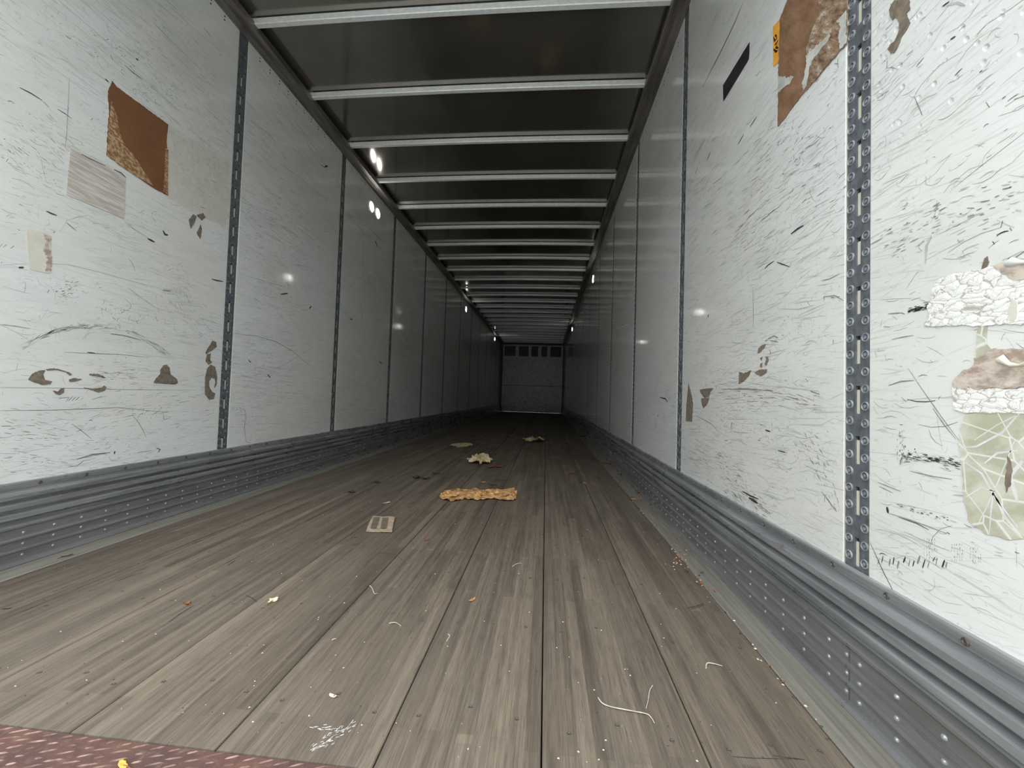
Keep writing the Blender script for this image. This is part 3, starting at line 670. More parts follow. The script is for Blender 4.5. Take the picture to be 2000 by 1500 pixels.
sub(plate('bare_tear', 'R', [(1970,890),(1978,903),(1981,920),(1978,945),(1968,963),(1965,945),(1969,920)], 'bare', None, 0.0006, 0.0016, 0.004, 0.001, 26), o)
mb = MB()
for pts, wd in (([(1883,900),(1920,925),(1945,970),(1990,1030)], 0.006), ([(1878,875),(1910,872),(1960,845),(2000,800)], 0.006), ([(1890,970),(1920,952),(1945,960)], 0.004), ([(1935,1040),(1938,1000),(1942,965),(1985,860)], 0.004),
               ([(1905,860),(1950,830),(1990,810)], 0.003), ([(1925,905),(1950,885),(1990,880)], 0.006), ([(1945,965),(1965,1010),(1995,1045)], 0.008), ([(1912,1025),(1930,990),(1942,962)], 0.003), ([(2000,900),(1975,930),(1990,980)], 0.012)):
    stroke(mb, 'R', [wpt(*q, 'R') for q in pts], wd*0.55, 0.0018)
sub(mb.build('creases', M['mark_white']), o)
# curled paper lips on the two white labels
def curl(side, pts, r, mat, par):
    mb = MB(); s = inward(side); X = XL if side == 'L' else XR
    P = [wpt(x, y, side) for x, y in pts]; prev = None
    for i, (y, z) in enumerate(P):
        k = 0.6+0.4*math.sin(i*1.7); ring = [(X+s*(0.003+r*k*math.sin(a)), y, z+r*k*(1-math.cos(a))-r) for a in [0.0, 0.5, 1.0, 1.6, 2.2, 2.8]]
        if prev:
            for j in range(5): mb.quad(prev[j], prev[j+1], ring[j+1], ring[j])
        prev = ring
    return sub(mb.build('curled_lip', M[mat], smooth=True, weld=True), par)
lab = [o for o in COL.objects if o.name == 'cracked_label'][0]
curl('R', [(1970,512),(1985,510),(2000,507),(2030,505),(2060,504)], 0.007, 'mark_white', lab)
lab = [o for o in COL.objects if o.name.startswith('torn_label') and o.location.x > 0][0]
curl('R', [(1955,700),(1968,702),(1980,707),(1995,705),(2030,702)], 0.008, 'cream_label', lab)

# ------------------------------------------------------------------ scuff bands
def baseboard(side, name):
    B = empty(name, 'structure'); X = XL if side == 'L' else XR; s = inward(side)
    prof = [(0.0, 0.281), (0.007, 0.280), (0.009, 0.276), (0.009, 0.258), (0.006, 0.254), (0.006, 0.248)]
    for c in (0.232, 0.198, 0.164):
        prof += [(0.006, c+0.0150), (0.021, c+0.0105), (0.024, c+0.0075), (0.024, c-0.0065), (0.021, c-0.0095), (0.006, c-0.0135)]
    prof += [(0.007, 0.146), (0.012, 0.140)]
    mb = MB(); mb.extrude_y([(X+s*u, z) for u, z in prof], Y0, Y1); mb.build('scuff_band', M['band'], B)
    k = [(0.010, 0.141), (0.029, 0.138), (0.033, 0.134), (0.033, 0.128), (0.028, 0.123), (0.028, 0.094), (0.0345, 0.0905), (0.0345, 0.0855), (0.028, 0.082),
         (0.028, 0.056), (0.0345, 0.0525), (0.0345, 0.0475), (0.028, 0.044), (0.028, 0.017), (0.033, 0.013), (0.036, 0.008), (0.041, 0.004), (0.041, 0.0005)]
    mb = MB()
    ys = [Y0, 0.89, 3.33, 5.77, 8.21, 10.65, 13.1, Y1]
    for i in range(len(ys)-1):
        mb = MB(); d = 0.0012*(i % 2); mb.extrude_y([(X+s*(u+d), z) for u, z in k], ys[i], ys[i+1]+0.02*(1-i % 2)); mb.build('kick_plate', M['kick'], B)
    rv = MB(); y = 0.36+0.0
    while y < 9.0:
        for z in (0.107, 0.069, 0.031):
            rv.lathe([(0.0052, -0.001), (0.0048, 0.0014), (0.0030, 0.0030), (0.0, 0.0034)], (X+s*0.0285, y, z), (s, 0, 0), 8 if y < 4 else 5)
            for yj in ys[1:-1]:
                if abs(y-yj) < 0.045: rv.lathe([(0.0052, -0.001), (0.0048, 0.0014), (0.0030, 0.0030), (0.0, 0.0034)], (X+s*0.0285, y+0.033, z), (s, 0, 0), 6)
        y += 0.084
    tag(rv.build('rivets', M['rivet'], B, smooth=True), kind='stuff')
    sc_ = MB(); y = 0.40
    while y < 9.0:
        sc_.lathe([(0.0068, 0), (0.0064, 0.0018), (0.0042, 0.0028), (0.0030, 0.0008), (0.0, 0.0006)], (X+s*0.0088, y, 0.2675), (s, 0, 0), 8)
        y += 0.1415
    tag(sc_.build('screw_heads', M['screw'], B), kind='stuff')
baseboard('L', 'baseboard_left'); baseboard('R', 'baseboard_right')

# ------------------------------------------------------------------ top rails
def rail(side, name):
    X = XL if side == 'L' else XR; s = inward(side)
    prof = [(0.0, ZR), (0.010, ZR+0.001), (0.013, ZR+0.006), (0.030, ZR+0.007), (0.033, ZR+0.001), (0.045, ZR+0.001), (0.048, ZR+0.008), (0.064, ZR+0.010), (0.070, ZR+0.006), (0.084, ZR+0.008),
            (0.087, ZR+0.012), (0.087, ZR+0.050), (0.080, ZR+0.054), (0.040, ZR+0.056), (0.040, ZROOF+0.01), (0.0, ZROOF+0.01)]
    mb = MB(); mb.extrude_y([(X+s*u, z) for u, z in prof], Y0, Y1, closed=True)
    tag(mb.build(name, M['rail']), kind='structure')
rail('L', 'trim_1'); rail('R', 'trim_2')

# ------------------------------------------------------------------ ceiling
CE = empty('ceiling', 'structure')
def arch(x): f = (x-(XL+XR)/2)/1.25; return 0.012*(1-f*f)
xs = [XL-0.01+(XR-XL+0.02)*i/24 for i in range(25)]
mb = MB(); mb.extrude_y([(x, ZROOF+arch(x)) for x in xs], Y0, Y1+0.05); mb.build('roof_sheet', M['roof'], CE, smooth=True, weld=True)
mb = MB(); mb.extrude_y([(x, ZROOF+0.006+arch(x)) for x in xs], Y0, Y1+0.05); mb.build('roof_skin', M['gap'], CE, weld=True)
bx = [XL+0.075+(XR-XL-0.15)*i/18 for i in range(19)]
def bow_mesh():
    mb = MB(); prof = [(0.0, 0.034), (0.0, 0.004), (0.003, 0.0), (0.029, 0.0), (0.032, 0.004), (0.032, 0.034)]
    n = len(prof)
    for i, x in enumerate(bx):
        for y, z in prof: mb.v.append((x, y, z+arch(x)))
    for i in range(len(bx)-1):
        for k in range(n-1): mb.f.append((i*n+k, (i+1)*n+k, (i+1)*n+k+1, i*n+k+1))
    for i in (0, len(bx)-1): mb.f.append(tuple(i*n+k for k in range(n)))
    # end feet that sit on the rails
    for x0, x1 in ((XL+0.055, XL+0.095), (XR-0.095, XR-0.055)): mb.box(x0, x1, 0.004, 0.028, 0.016, 0.040)
    return mb.mesh('roof_bow', M['bow'])
bme = bow_mesh(); y = 2.012-0.545*3
while y < Y1-0.1:
    link('roof_bow', bme, CE, (0, y, 2.722)); y += 0.545

# ------------------------------------------------------------------ front wall at the far end
FW = empty('wall_front', 'structure')
mb = MB(); mb.box(XL, XR, Y1+0.02, Y1+0.05, 0.0, ZROOF+0.01); mb.build('outer_skin', M['gap'], FW)
x0f, x1f = XL+0.075, XR-0.06
mb = MB(); mb.box(x0f, x1f, Y1-0.012, Y1+0.018, 0.03, 1.035); mb.build('front_panel', M['front'], FW)
mb = MB(); mb.box(x0f, x1f, Y1-0.012, Y1+0.018, 1.052, 2.20); mb.build('front_panel', M['front'], FW)
ops = [(985.7, 1007.4), (1013.7, 1032.5), (1038.2, 1051.2), (1057.7, 1068.8), (1075.2, 1096.2)]
ops = [(bpt(a, 680)[0], bpt(b, 680)[0]) for a, b in ops]
zb_, zt_ = 2.20, 2.60
xsb = [x0f]+[v for o_ in ops for v in o_]+[x1f]
for i in range(0, len(xsb), 2):
    mb = MB(); mb.box(xsb[i], xsb[i+1], Y1-0.012, Y1+0.018, zb_, zt_); mb.build('vent_divider', M['front'], FW)
mb = MB(); mb.box(x0f, x1f, Y1-0.014, Y1+0.018, zt_, zt_+0.055); mb.build('header_strip', M['front'], FW)
for a, b in ops:
    mb = MB(); mb.box(a, b, Y1+0.004, Y1+0.016, zb_, zt_)
    for k in range(1, 5): mb.box(a, b, Y1-0.002, Y1+0.004, zb_+k*0.08-0.006, zb_+k*0.08+0.006)
    mb.build('vent_panel', M['rubber'], FW)
for a, b in ((XL+0.001, x0f-0.004), (x1f+0.004, XR-0.001)):
    mb = MB(); mb.box(a, b, Y1-0.05, Y1+0.01, 0.285, ZROOF-0.08); mb.build('corner_post', M['rubber'], FW)
mb = MB(); mb.box(XL+0.002, XR-0.002, Y1-0.03, Y1+0.015, 2.665, ZROOF-0.005); mb.build('header_beam', M['rubber'], FW)
mk = MB(); R_ = random.Random(5)
for i in range(170):
    x = R_.uniform(x0f+0.05, x1f-0.05); z = R_.uniform(0.1, 2.1); a = R_.uniform(-0.5, 0.5) if R_.random() < 0.6 else R_.uniform(-1.5, 1.5); L = R_.uniform(0.02, 0.14); wd = R_.uniform(0.004, 0.014)
    dx, dz = math.cos(a)*L, math.sin(a)*L; yq = Y1-0.0126
    if min(abs(z-1.043), abs(z+dz-1.043)) < 0.02 or (z-1.043)*(z+dz-1.043) < 0: continue
    mk.quad((x, yq, z-wd/2), (x+dx, yq, z+dz-wd/3), (x+dx, yq, z+dz+wd/3), (x, yq, z+wd/2))
tag(mk.build('scratches', M['mark_dark'], FW), kind='stuff')

# ------------------------------------------------------------------ floor
FL = empty('floor', 'structure')
YT = 0.645
joints = [-1.6845, -1.411, -1.126, -0.841, -0.5565, -0.2730, 0.0105, 0.3055, 0.5590]
boards = []
def board(name, x0, x1, mat, g=0.0014, top=0.0):
    mb = MB(); c = 0.002
    prof = [(x0+g, top-0.03), (x0+g, top-c), (x0+g+c, top), (x1-g-c, top), (x1-g, top-c), (x1-g, top-0.03)]
    mb.extrude_y(prof, YT, Y1-0.012, closed=True); return mb.build(name, M[mat], FL)
for a, b in zip(joints[:-1], joints[1:]): boards.append(board('floor_board', a, b, 'board'))
board('edge_plank', joints[-1], 0.6455, 'plank', top=0.001); board('edge_plank', XL+0.042, joints[0], 'plank', top=0.001)
mb = MB(); mb.box(XL-0.01, XR+0.01, YT-0.02, Y1+0.05, -0.06, -0.034); mb.build('subfloor', M['gap'], FL)
mb = MB(); mb.box(XL-0.01, XL+0.041, YT-0.3, Y1, -0.034, -0.002); mb.box(0.6465, XR+0.01, YT-0.3, Y1, -0.034, -0.002); mb.build('side_sill', M['kick'], FL)
# screws: three to a board over each cross member
s_ = MB(); s_.lathe([(0.0050, 0.0002), (0.0046, 0.0006), (0.0028, 0.0007), (0.0022, 0.0002), (0.0, 0.0002)], (0, 0, 0), (0, 0, 1), 8); sme = s_.mesh('floor_screw', M['screw'])
rest = MB(); R_ = random.Random(9); y = 0.765; row = 0
while y < 9:
    for bi, (a, b) in enumerate(zip(joints[:-1], joints[1:])):
        for f in (0.16, 0.5, 0.84):
            x = a+(b-a)*f+R_.uniform(-0.006, 0.006); yy = y+R_.uniform(-0.012, 0.012)+(0.02 if f == 0.5 else 0)
            if row < 9: link('floor_screw', sme, boards[bi], (x, yy, 0.0002))
            else: rest.lathe([(0.006, 0.0002), (0.003, 0.0008), (0.0, 0.0003)], (x, yy, 0.0), (0, 0, 1), 6)
    y += 0.305; row += 1
tag(rest.build('floor_screws', M['screw'], FL), kind='stuff')
# chalky white scribble and dark gouges in the boards
wm = MB(); gm = MB()
def fstroke(mb, pts, wd, lift=0.0004):
    P = [fpt(*q) for q in pts]; n = len(P); V = []
    for i, p in enumerate(P):
        d = (P[min(i+1, n-1)]-P[max(i-1, 0)]).normalized(); nn = Vector((-d.y, d.x, 0)); k = wd*0.5*(0.4+0.6*math.sin(PI*(i+0.35)/(n-1+0.7)))
        V.append((p+nn*k+Vector((0, 0, lift)), p-nn*k+Vector((0, 0, lift))))
    for i in range(n-1): mb.quad(V[i][0], V[i+1][0], V[i+1][1], V[i][1])
for i in range(50):
    f = R_.random(); x = 608+f*80+R_.gauss(0, 5); y_ = 1468-f*52+R_.gauss(0, 4)
    fstroke(wm, [(x, y_), (x+R_.uniform(3, 10), y_-R_.uniform(1, 7))], R_.uniform(0.0006, 0.0020))
for i in range(22):
    x = 604+R_.random()*60; y_ = 1424+R_.gauss(0, 3); fstroke(wm, [(x, y_), (x+R_.uniform(4, 9), y_-R_.uniform(-2, 3))], R_.uniform(0.0008, 0.0018))
tag(wm.build('white_scrapes', M['mark_white'], FL), kind='stuff')
for pts, wd in (([(230,1135),(255,1125),(278,1118)], 0.006), ([(445,1105),(452,1100),(460,1095)], 0.006), ([(480,1163),(492,1168),(502,1176)], 0.003), ([(85,1184),(95,1183)], 0.008),
                ([(1348,1190),(1362,1187),(1375,1182)], 0.003), ([(375,1062),(395,1055)], 0.006), ([(540,1062),(560,1057)], 0.005), ([(330,1215),(350,1200),(378,1183)], 0.004),
                ([(1300,880+560),(1318,1442)], 0.0), ([(1510,1476),(1550,1482),(1572,1484)], 0.003), ([(5,1190),(22,1188)], 0.008), ([(1430,1478),(1470,1481),(1545,1483)], 0.002)):
    if wd: fstroke(gm, pts, wd)
tag(gm.build('dark_gouges', M['mark_dark'], FL), kind='stuff')

# rusty tread plate at the rear sill
TH = empty('trim_3', 'structure')
mb = MB(); mb.box(XL-0.03, XR+0.03, Y0-0.06, YT-0.002, -0.05, -0.001); mb.build('tread_plate', M['rust'], TH)
lg = MB(); R_ = random.Random(4); y = Y0; row = 0
while y < YT-0.006:
    x = XL+0.03+(0.02 if row % 2 else 0)
    while x < XR-0.02:
        a = 0.42 if row % 2 == 0 else 0.30; L = 0.015*R_.uniform(0.4, 1.1); W_ = 0.0013*R_.uniform(0.6, 1.2)
        c = Vector((x+R_.uniform(-0.002, 0.002), y, -0.001)); d = Vector((math.cos(a), math.sin(a), 0)); n_ = Vector((-d.y, d.x, 0)); h = Vector((0, 0, 0.0018))
        A = [c-d*L, c-d*L*0.5+n_*W_, c+d*L*0.5+n_*W_, c+d*L, c+d*L*0.5-n_*W_, c-d*L*0.5-n_*W_]; T = [c-d*L*0.55+h, c+d*L*0.55+h]
        k = len(lg.v); lg.v += [tuple(p) for p in A+T]
        for q in ((0,1,6),(1,2,7,6),(2,3,7),(3,4,7),(4,5,6,7),(5,0,6)): lg.f.append(tuple(k+i for i in q))
        x += 0.032+R_.uniform(-0.006, 0.006)
    y += 0.0135; row += 1
tag(lg.build('tread_lugs', M['lug'], TH), kind='stuff')
# rear door frame, just outside the picture, and unseen ground added to bounce light in
RF = empty('door_1', 'structure')
mb = MB(); mb.box(XL-0.10, XL, Y0-0.08, Y0, -0.25, ZROOF+0.14); mb.build('door_post', M['frame'], RF)
mb = MB(); mb.box(XR, XR+0.10, Y0-0.08, Y0, -0.25, ZROOF+0.14); mb.build('door_post', M['frame'], RF)
mb = MB(); mb.box(XL, XR, Y0-0.08, Y0, ZROOF-0.06, ZROOF+0.14); mb.build('door_header', M['frame'], RF)
mb = MB(); mb.box(XL-0.10, XR+0.10, Y0-0.10, YT-0.01, -0.30, -0.052); mb.build('rear_sill', M['rust'], RF)
mb = MB(); mb.quad((-60, -60, -1.25), (60, -60, -1.25), (60, 60, -1.25), (-60, 60, -1.25)); tag(mb.build('bounce_ground', M['bounce_mat']), kind='structure')

# unseen building-like block added behind the camera to keep low light out
M['blocker'] = two('blocker_grey', (0.10, 0.11, 0.12), (0.14, 0.15, 0.16), (3, 3, 0.3), 0.6)
BW = empty('light_blocker', 'structure')
mb = MB(); prof = []
for i in range(161): prof.append((-24+i*0.3, -13.0+(0.06 if i % 2 else 0.0)))
for (xa, ya), (xb_, yb_) in zip(prof[:-1], prof[1:]): mb.quad((xa, ya, -1.25), (xb_, yb_, -1.25), (xb_, yb_, 6.2), (xa, ya, 6.2))
mb.build('blocker_wall', M['blocker'], BW, weld=True)
mb = MB(); mb.box(-24.2, 24.2, -25, -12.9, 6.2, 6.5); mb.build('blocker_roof', M['frame'], BW)
mb = MB(); mb.box(-24.1, 24.1, -24.8, -13.1, -1.25, 6.2); mb.build('blocker_core', M['frame'], BW)

# ------------------------------------------------------------------ lamps high on the walls
def lamp(side, y, z, label, r=0.050):
    X = XL if side == 'L' else XR; s = inward(side)
    o = empty('dome_lamp'); o.location = (X, y, z); tag(o, label, 'lamp', 'round lamps under the top rails')
    mb = MB(); mb.lathe([(r+0.006, 0.0002), (r+0.005, 0.008), (r, 0.009), (r-0.001, 0.004)], (0, 0, 0), (s, 0, 0), 24); mb.build('rim', M['lamp_rim'], o, smooth=True)
    mb = MB(); mb.lathe([(r, 0.004), (r*0.95, 0.0075), (r*0.7, 0.010), (r*0.35, 0.0115), (0.0, 0.012)], (0, 0, 0), (s, 0, 0), 24); mb.build('lens', M['lens'], o, smooth=True)
lamp('L', 3.705, 2.50, 'glowing round lamp on the left wall, nearer one of the close pair')
lamp('L', 3.850, 2.50, 'glowing round lamp on the left wall, farther one of the close pair')
lamp('L', 8.36, 2.51, 'small glowing lamp alone on the left wall halfway down the trailer', 0.058)
lamp('L', 13.15, 2.565, 'tiny glowing lamp on the left wall closest to the front wall', 0.058)
lamp('R', 6.00, 2.475, 'glowing lamp on the right wall, larger of the two there', 0.058)
lamp('R', 10.76, 2.525, 'tiny glowing lamp on the right wall, nearer the front wall', 0.058)

# ------------------------------------------------------------------ cardboard and leaves on the floor
def sheet(name, outline, mat, crumple=0.01, freq=18, th=0.0012, base=0.001, rings=9, sub_=5, seed=0, lift=None, px=True, rag=0.08):
    P = [fpt(*q) for q in outline] if px else [Vector((*q, 0)) for q in outline]
    c = sum(P, Vector())/len(P); R = random.Random(seed); O = []
    for a, b in zip(P, P[1:]+P[:1]):
        for k in range(sub_):
            p = a.lerp(b, k/sub_); d = p-c; O.append(c+d*(1+R.uniform(-rag, rag)*(0 if k == 0 else 1)))
    n = len(O); V = [(c.x, c.y)]
    for r in range(1, rings+1):
        for p in O: q = c.lerp(p, r/rings); V.append((q.x, q.y))
    def hz(x, y):
        v = fbm(x*freq+seed*3.1, y*freq, seed, 3); v = abs(v)*crumple*1.6+crumple*0.3*(fbm(x*freq*3, y*freq*3, seed+9)+1)
        if lift: v += lift(x, y)
        return max(v, 0)+base
    me = MB(); top = [(x, y, hz(x, y)+th) for x, y in V]; bot = [(x, y, hz(x, y)) for x, y in V]
    me.v = top+bot; N = len(V)
    for k in range(n):
        k2 = (k+1) % n
        me.f.append((0, 1+k, 1+k2)); me.f.append((N, N+1+k2, N+1+k))
        for r in range(rings-1):
            a = 1+r*n; b = 1+(r+1)*n
            me.f.append((a+k, b+k, b+k2, a+k2)); me.f.append((N+a+k, N+a+k2, N+b+k2, N+b+k))
        a = 1+(rings-1)*n; me.f.append((a+k, N+a+k, N+a+k2, a+k2))
    return recentre(me.build(name, M[mat]))
o = sheet('crumpled_cardboard', [(858,972),(866,961),(900,958),(935,960),(970,959),(1003,958),(1010,966),(1008,977),(990,980),(960,976),(930,979),(905,975),(885,981),(866,979)], 'card', 0.016, 30, 0.0015, 0.0, 12, 7, 3, rag=0.03)
tag(o, 'long crumpled brown cardboard strip across the middle of the floor', 'cardboard')
for k, q in enumerate(([(866,975),(880,967),(898,970),(890,976)], [(925,966),(945,962),(950,972),(932,974)], [(975,962),(1003,961),(1000,973),(985,972)])):
    f = sheet('torn_flap', q, 'card', 0.010, 40, 0.001, 0.012, 5, 4, 20+k); sub(f, o); f.location.z = 0.012
o = sheet('cardboard_square', [(728,1011),(771,1012),(768,1026),(766,1041),(740,1041),(715,1040),(720,1026)], 'card_dull', 0.003, 14, 0.004, 0.001, 8, 6, 5, rag=0.02)
tag(o, 'flat square of torn corrugated cardboard with dark stripes, left of centre', 'cardboard')
for k, q in enumerate(([(730,1014),(741,1014),(735,1036),(723,1036)], [(747,1015),(758,1015),(755,1036),(743,1036)])):
    f = sheet('dark_stripe', q, 'flute', 0.0004, 10, 0.0006, 0.0085, 4, 4, 30+k, rag=0.01); sub(f, o); f.location.z = 0.0098
o = sheet('curled_paper', [(912,905),(922,897),(938,893),(952,895),(962,901),(957,906),(945,909),(937,911),(930,907),(918,908)], 'card_pale', 0.028, 13, 0.0015, 0.002, 9, 6, 8, lambda x, y: 0.035*max(0, fbm(x*7+2, y*5, 3, 2)+0.3))
tag(o, 'pale crumpled paper scrap standing up behind the long cardboard strip', 'paper scrap')
o = sheet('flat_cardboard', [(877,870),(890,867),(905,866),(921,867),(924,870),(910,873),(895,875),(886,872)], 'card_pale', 0.008, 12, 0.002, 0.001, 7, 5, 10)
tag(o, 'small flat tan cardboard piece, farthest left scrap on the floor', 'cardboard')
o = sheet('curled_cardboard', [(1020,860),(1032,861),(1040,857),(1048,860),(1064,861),(1060,866),(1040,865),(1030,863)], 'card_pale', 0.022, 9, 0.002, 0.001, 7, 6, 12, lambda x, y: 0.05*max(0, fbm(x*6, y*4, 5, 2)+0.2))
tag(o, 'curled tan cardboard piece farthest back, right of the centre line', 'cardboard')
# leaf: a lobed blade that curls, with a stem
def leaf(px, py, size, mat, label, seed, lobes=5, flat=0.35, rot=None, curl_=0.3, name='dry_leaf'):
    c = fpt(px, py); R = random.Random(seed); a0 = R.uniform(0, 2*PI) if rot is None else rot
    N = 30; O = []
    for k in range(N):
        a = 2*PI*k/N; rr = 0.62+0.38*abs(math.cos(a*lobes/2))**1.6 if lobes > 2 else (0.55+0.45*abs(math.cos(a)))
        rr *= R.uniform(0.9, 1.05); O.append((math.cos(a)*rr, math.sin(a)*rr*(0.8 if lobes > 2 else 0.55)))
    mb = MB(); rings = 4; top = []
    for r in range(rings+1):
        for (x, y) in (O if r else [(0, 0)]):
            f = r/rings; X_, Y_ = x*f, y*f
            z = curl_*(Y_*Y_*0.9+X_*X_*0.45)+0.10*(fbm(X_*2.2+seed, Y_*2.2, seed)+0.6)
            q = Vector((X_*math.cos(a0)-Y_*math.sin(a0), X_*math.sin(a0)+Y_*math.cos(a0), max(z, 0)))*size
            top.append((q.x, q.y, q.z+0.0012))
    n = len(top); mb.v = top+[(x, y, z-0.0007) for x, y, z in top]
    for k in range(N):
        k2 = (k+1) % N
        mb.f.append((0, 1+k, 1+k2)); mb.f.append((n, n+1+k2, n+1+k))
        for r in range(rings-1):
            a = 1+r*N; b = a+N; mb.f.append((a+k, b+k, b+k2, a+k2)); mb.f.append((n+a+k, n+a+k2, n+b+k2, n+b+k))
        a = 1+(rings-1)*N; mb.f.append((a+k, n+a+k, n+a+k2, a+k2))
    e = empty(name); e.location = (c.x, c.y, 0.0); tag(e, label, 'leaf', 'dry leaves on the floor')
    mb.build('blade', M[mat], e, smooth=True)
    st = MB(); d = Vector((math.cos(a0+0.3), math.sin(a0+0.3), 0))*size
    st.tube([d*0.1+Vector((0, 0, 0.0025)), d*0.9+Vector((0, 0, size*0.12+0.002)), d*1.35+Vector((0, 0, 0.0022)), d*1.6+Vector((0, 0, 0.0016))], 0.0009, 5); st.build('stem', M['twig_dark' if 'dark' in mat else 'leaf_red'], e)
    return e
LEAVES = [
 (1250,964,0.055,'leaf_red','rust red lobed leaf at the foot of the right kick plate',1,5,0.7),
 (1238,976,0.030,'leaf_orange','small orange leaf just in front of the rust red lobed leaf, right',2,5,0.4),
 (1194,908,0.070,'leaf_red','large dark red leaf against the right kick plate, beyond the rust red one',3,5,0.6),
 (1180,906,0.045,'leaf_red','small dark red leaf just left of the large dark red one',4,5,0.4),
 (1138,853,0.085,'leaf_dark','dark brown leaf farthest back by the right kick plate',5,5,0.4),
 (1118,925,0.040,'leaf_red','small red leaf lying alone on the board right of centre',6,3,0.4),
 (1143,945,0.038,'leaf_orange','thin orange leaf on the joint right of the centre boards',7,2,0.4),
 (958,914,0.060,'leaf_red','dark red curled leaf in front of the pale crumpled paper scrap',8,5,0.7),
 (974,913,0.055,'leaf_red','dark red leaf at the right end of the clump near the paper scrap',9,5,0.7),
 (944,943,0.035,'leaf_orange','small orange brown leaf just behind the long cardboard strip',10,3,0.3),
 (962,948,0.045,'leaf_dark','dark thin leaf just behind the long cardboard strip',11,2,0.3),
 (976,939,0.035,'leaf_dark','tiny dark leaf behind the right end of the long cardboard strip',12,2,0.3),
 (813,934,0.050,'leaf_dark','dark curled leaf left of the centre, left one of two side by side',13,3,0.6),
 (830,936,0.045,'leaf_dark','dark curled leaf left of centre, right one of two side by side',14,3,0.6),
 (852,926,0.045,'leaf_dark','dark narrow leaf behind the two side by side dark leaves',15,2,0.5),
 (736,943,0.040,'leaf_dark','dark leaf fragment far left of the long cardboard strip',16,3,0.5),
 (686,962,0.035,'leaf_dark','dark crumbled leaf nearest the left kick plate in mid floor',17,4,0.6),
 (319,1010,0.022,'leaf_red','brown red leaf tucked at the foot of the left kick plate',18,3,0.8),
 (131,1087,0.020,'leaf_dark','dark oval leaf on the plank under the left kick plate',19,2,0.5),
 (365,1180,0.014,'leaf_red','small curled brown leaf on the boards at lower left',20,3,0.8),
 (922,1173,0.018,'leaf_orange','orange leaf scrap on the boards in the lower middle',21,2,0.5),
 (650,1361,0.0115,'leaf_pale','pale round leaf on the boards above the white scrapes',22,2,0.6),
 (240,1497,0.016,'leaf_yellow','yellow leaf lying on the rusty tread plate',23,2,0.5),
 (534,1173,0.022,'leaf_pale','pale flattened leaf remnant on the boards left of centre',24,4,0.2),
 (1519,1240,0.008,'leaf_red','tiny red leaf bit in the crack beside the right edge plank',25,3,0.5),
 (1368,1141,0.013,'leaf_red','red leaf bit beside the right edge plank, mid length',26,3,0.5),
 (755,983,0.028,'leaf_pale','thin pale leaf sliver behind the cardboard square',27,2,0.4),
 (832,1056,0.015,'leaf_red','small red leaf bit right of the cardboard square',28,3,0.5),
 (693,1050,0.015,'leaf_red','faint red leaf bit left of the cardboard square',29,3,0.3),
]
for px, py, sz, mat, lab, sd, lo, cu in LEAVES: leaf(px, py, sz*0.8, mat, lab, sd, lo, curl_=cu)
def twig(pts, r, mat, label, name='dry_twig'):
    P = [fpt(*q) for q in pts]; Q = []
    for i in range(len(P)-1):
        a = P[max(i-1, 0)]; b = P[i]; c = P[i+1]; d = P[min(i+2, len(P)-1)]
        for k in range(4):
            f = k/4; Q.append(0.5*((2*b)+(c-a)*f+(2*a-5*b+4*c-d)*f*f+(3*b-a-3*c+d)*f**3))
    Q.append(P[-1]); n = len(Q)
    Q = [q+Vector((0, 0, r+0.0006+0.0025*math.sin(PI*i/(n-1)))) for i, q in enumerate(Q)]
    mb = MB(); mb.tube(Q, [r*(1-0.5*i/n) for i in range(n)], 6)
    o = recentre(mb.build(name, M[mat], smooth=True)); tag(o, label, 'twig', 'dry stems and twigs on the floor'); return o
twig([(1168,1364),(1176,1376),(1192,1384),(1225,1391),(1262,1398),(1272,1405),(1278,1414)], 0.0013, 'twig', 'long curved pale stem lying on the near boards right of centre')
twig([(1275,1340),(1269,1352),(1266,1370),(1262,1385)], 0.0010, 'twig', 'short pale stem touching the end of the long curved stem')
twig([(1379,1308),(1381,1299),(1395,1300),(1411,1303)], 0.0017, 'twig', 'pale hooked twig on the boards toward the right edge plank')
twig([(722,1145),(727,1152),(731,1162),(737,1160)], 0.0015, 'twig', 'tiny forked pale twig left of centre below the cardboard square')
twig([(738,1081),(758,1082),(776,1087),(790,1098)], 0.0008, 'twig_dark', 'thin dark curved fibre below the cardboard square', 'fibre')
twig([(760,1219),(772,1219),(783,1224)], 0.0013, 'twig', 'small tan curved twig on the lower middle boards')
twig([(1000,1108),(1010,1103),(1022,1101)], 0.0011, 'twig', 'short pale straw on the centre boards, right of the seam')
twig([(1342,1188),(1360,1186),(1374,1180)], 0.0012, 'twig_dark', 'dark twig near the right edge plank', 'dry_twig')
twig([(648,1252),(657,1250)], 0.0012, 'twig', 'tiny pale twig at lower left beside the seam')
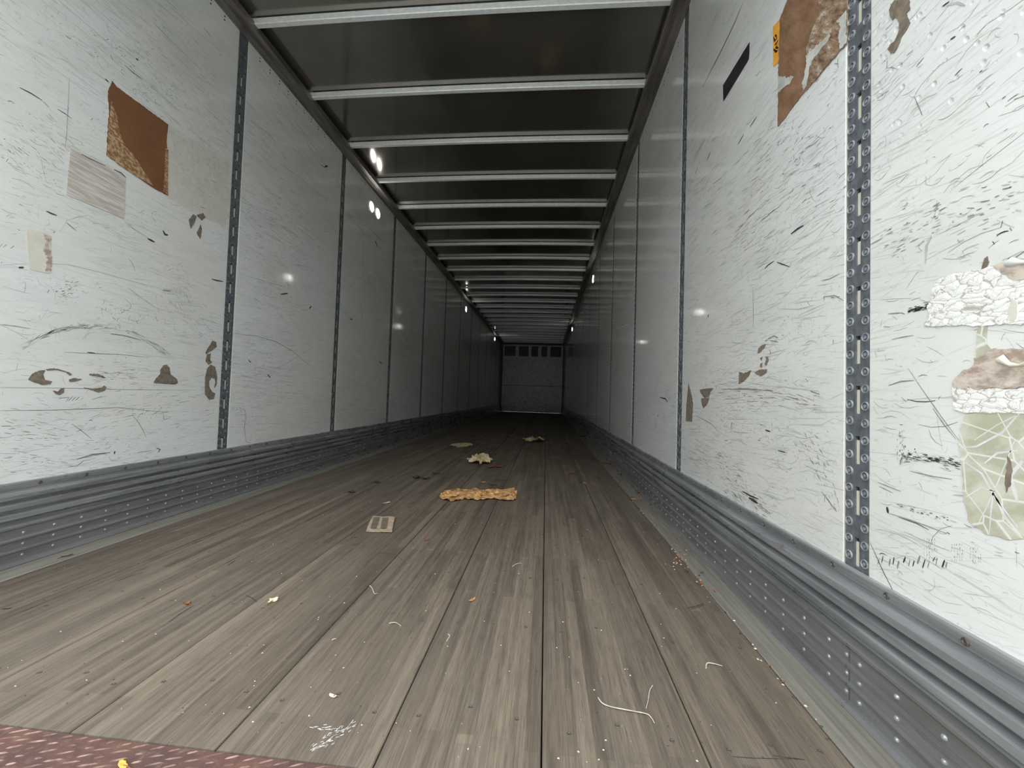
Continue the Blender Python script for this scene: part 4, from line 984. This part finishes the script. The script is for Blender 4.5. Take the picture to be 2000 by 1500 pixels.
twig([(875,1240),(878,1246),(872,1254)], 0.0013, 'twig', 'tiny curled pale shaving in the lower middle')
# crumbs nobody could count
R_ = random.Random(21); cr_ = MB(); cd_ = MB(); cl = MB()
def crumb(mb, p, s):
    k = len(mb.v); a = R_.uniform(0, PI)
    for dx, dy, dz in ((-1, -.5, 0), (1, -.6, 0), (.8, .7, 0), (-.7, .6, 0), (0, 0, .7)):
        mb.v.append((p.x+s*(dx*math.cos(a)-dy*math.sin(a)), p.y+s*(dx*math.sin(a)+dy*math.cos(a)), p.z+0.0003+s*dz))
    for q in ((0,1,4),(1,2,4),(2,3,4),(3,0,4),(3,2,1,0)): mb.f.append(tuple(k+i for i in q))
for i in range(800):
    x = R_.uniform(-1.65, 0.55); y = 0.70+R_.random()**1.7*6; crumb((cr_, cd_)[R_.random() < 0.45], Vector((x, y, 0)), R_.uniform(0.0008, 0.0020)*(1+y*0.12))
for i in range(150):
    y = 0.8+R_.random()**1.3*5; crumb((cl, cd_, cr_)[R_.randrange(3)], Vector((0.557+R_.gauss(0, 0.006), y, 0.0005)), R_.uniform(0.0015, 0.004))
for i in range(60):
    p = fpt(1325+R_.gauss(0, 10), 1092+R_.gauss(0, 9)); crumb((cr_, cl)[i % 2], p, R_.uniform(0.0015, 0.004))
for i in range(60):
    crumb((cd_, cl)[i % 2], Vector((0.60+R_.uniform(-0.06, 0.03), 1.3+R_.random()*6, 0.001)), R_.uniform(0.003, 0.008))
all_ = MB(); mats = []
for mb, mi in ((cr_, 0), (cd_, 1), (cl, 2)):
    k = len(all_.v); all_.v += mb.v; all_.f += [tuple(k+i for i in f) for f in mb.f]; mats += [mi]*len(mb.f)
me = bpy.data.meshes.new('floor_crumbs'); me.from_pydata(all_.v, [], all_.f)
for q in ('leaf_pale', 'leaf_dark', 'leaf_red'): me.materials.append(M[q])
for p, mi in zip(me.polygons, mats): p.material_index = mi
me.update(); tag(link('floor_crumbs', me), 'small crumbs of paper, dirt and dry leaf strewn over the boards', 'debris', kind='stuff')
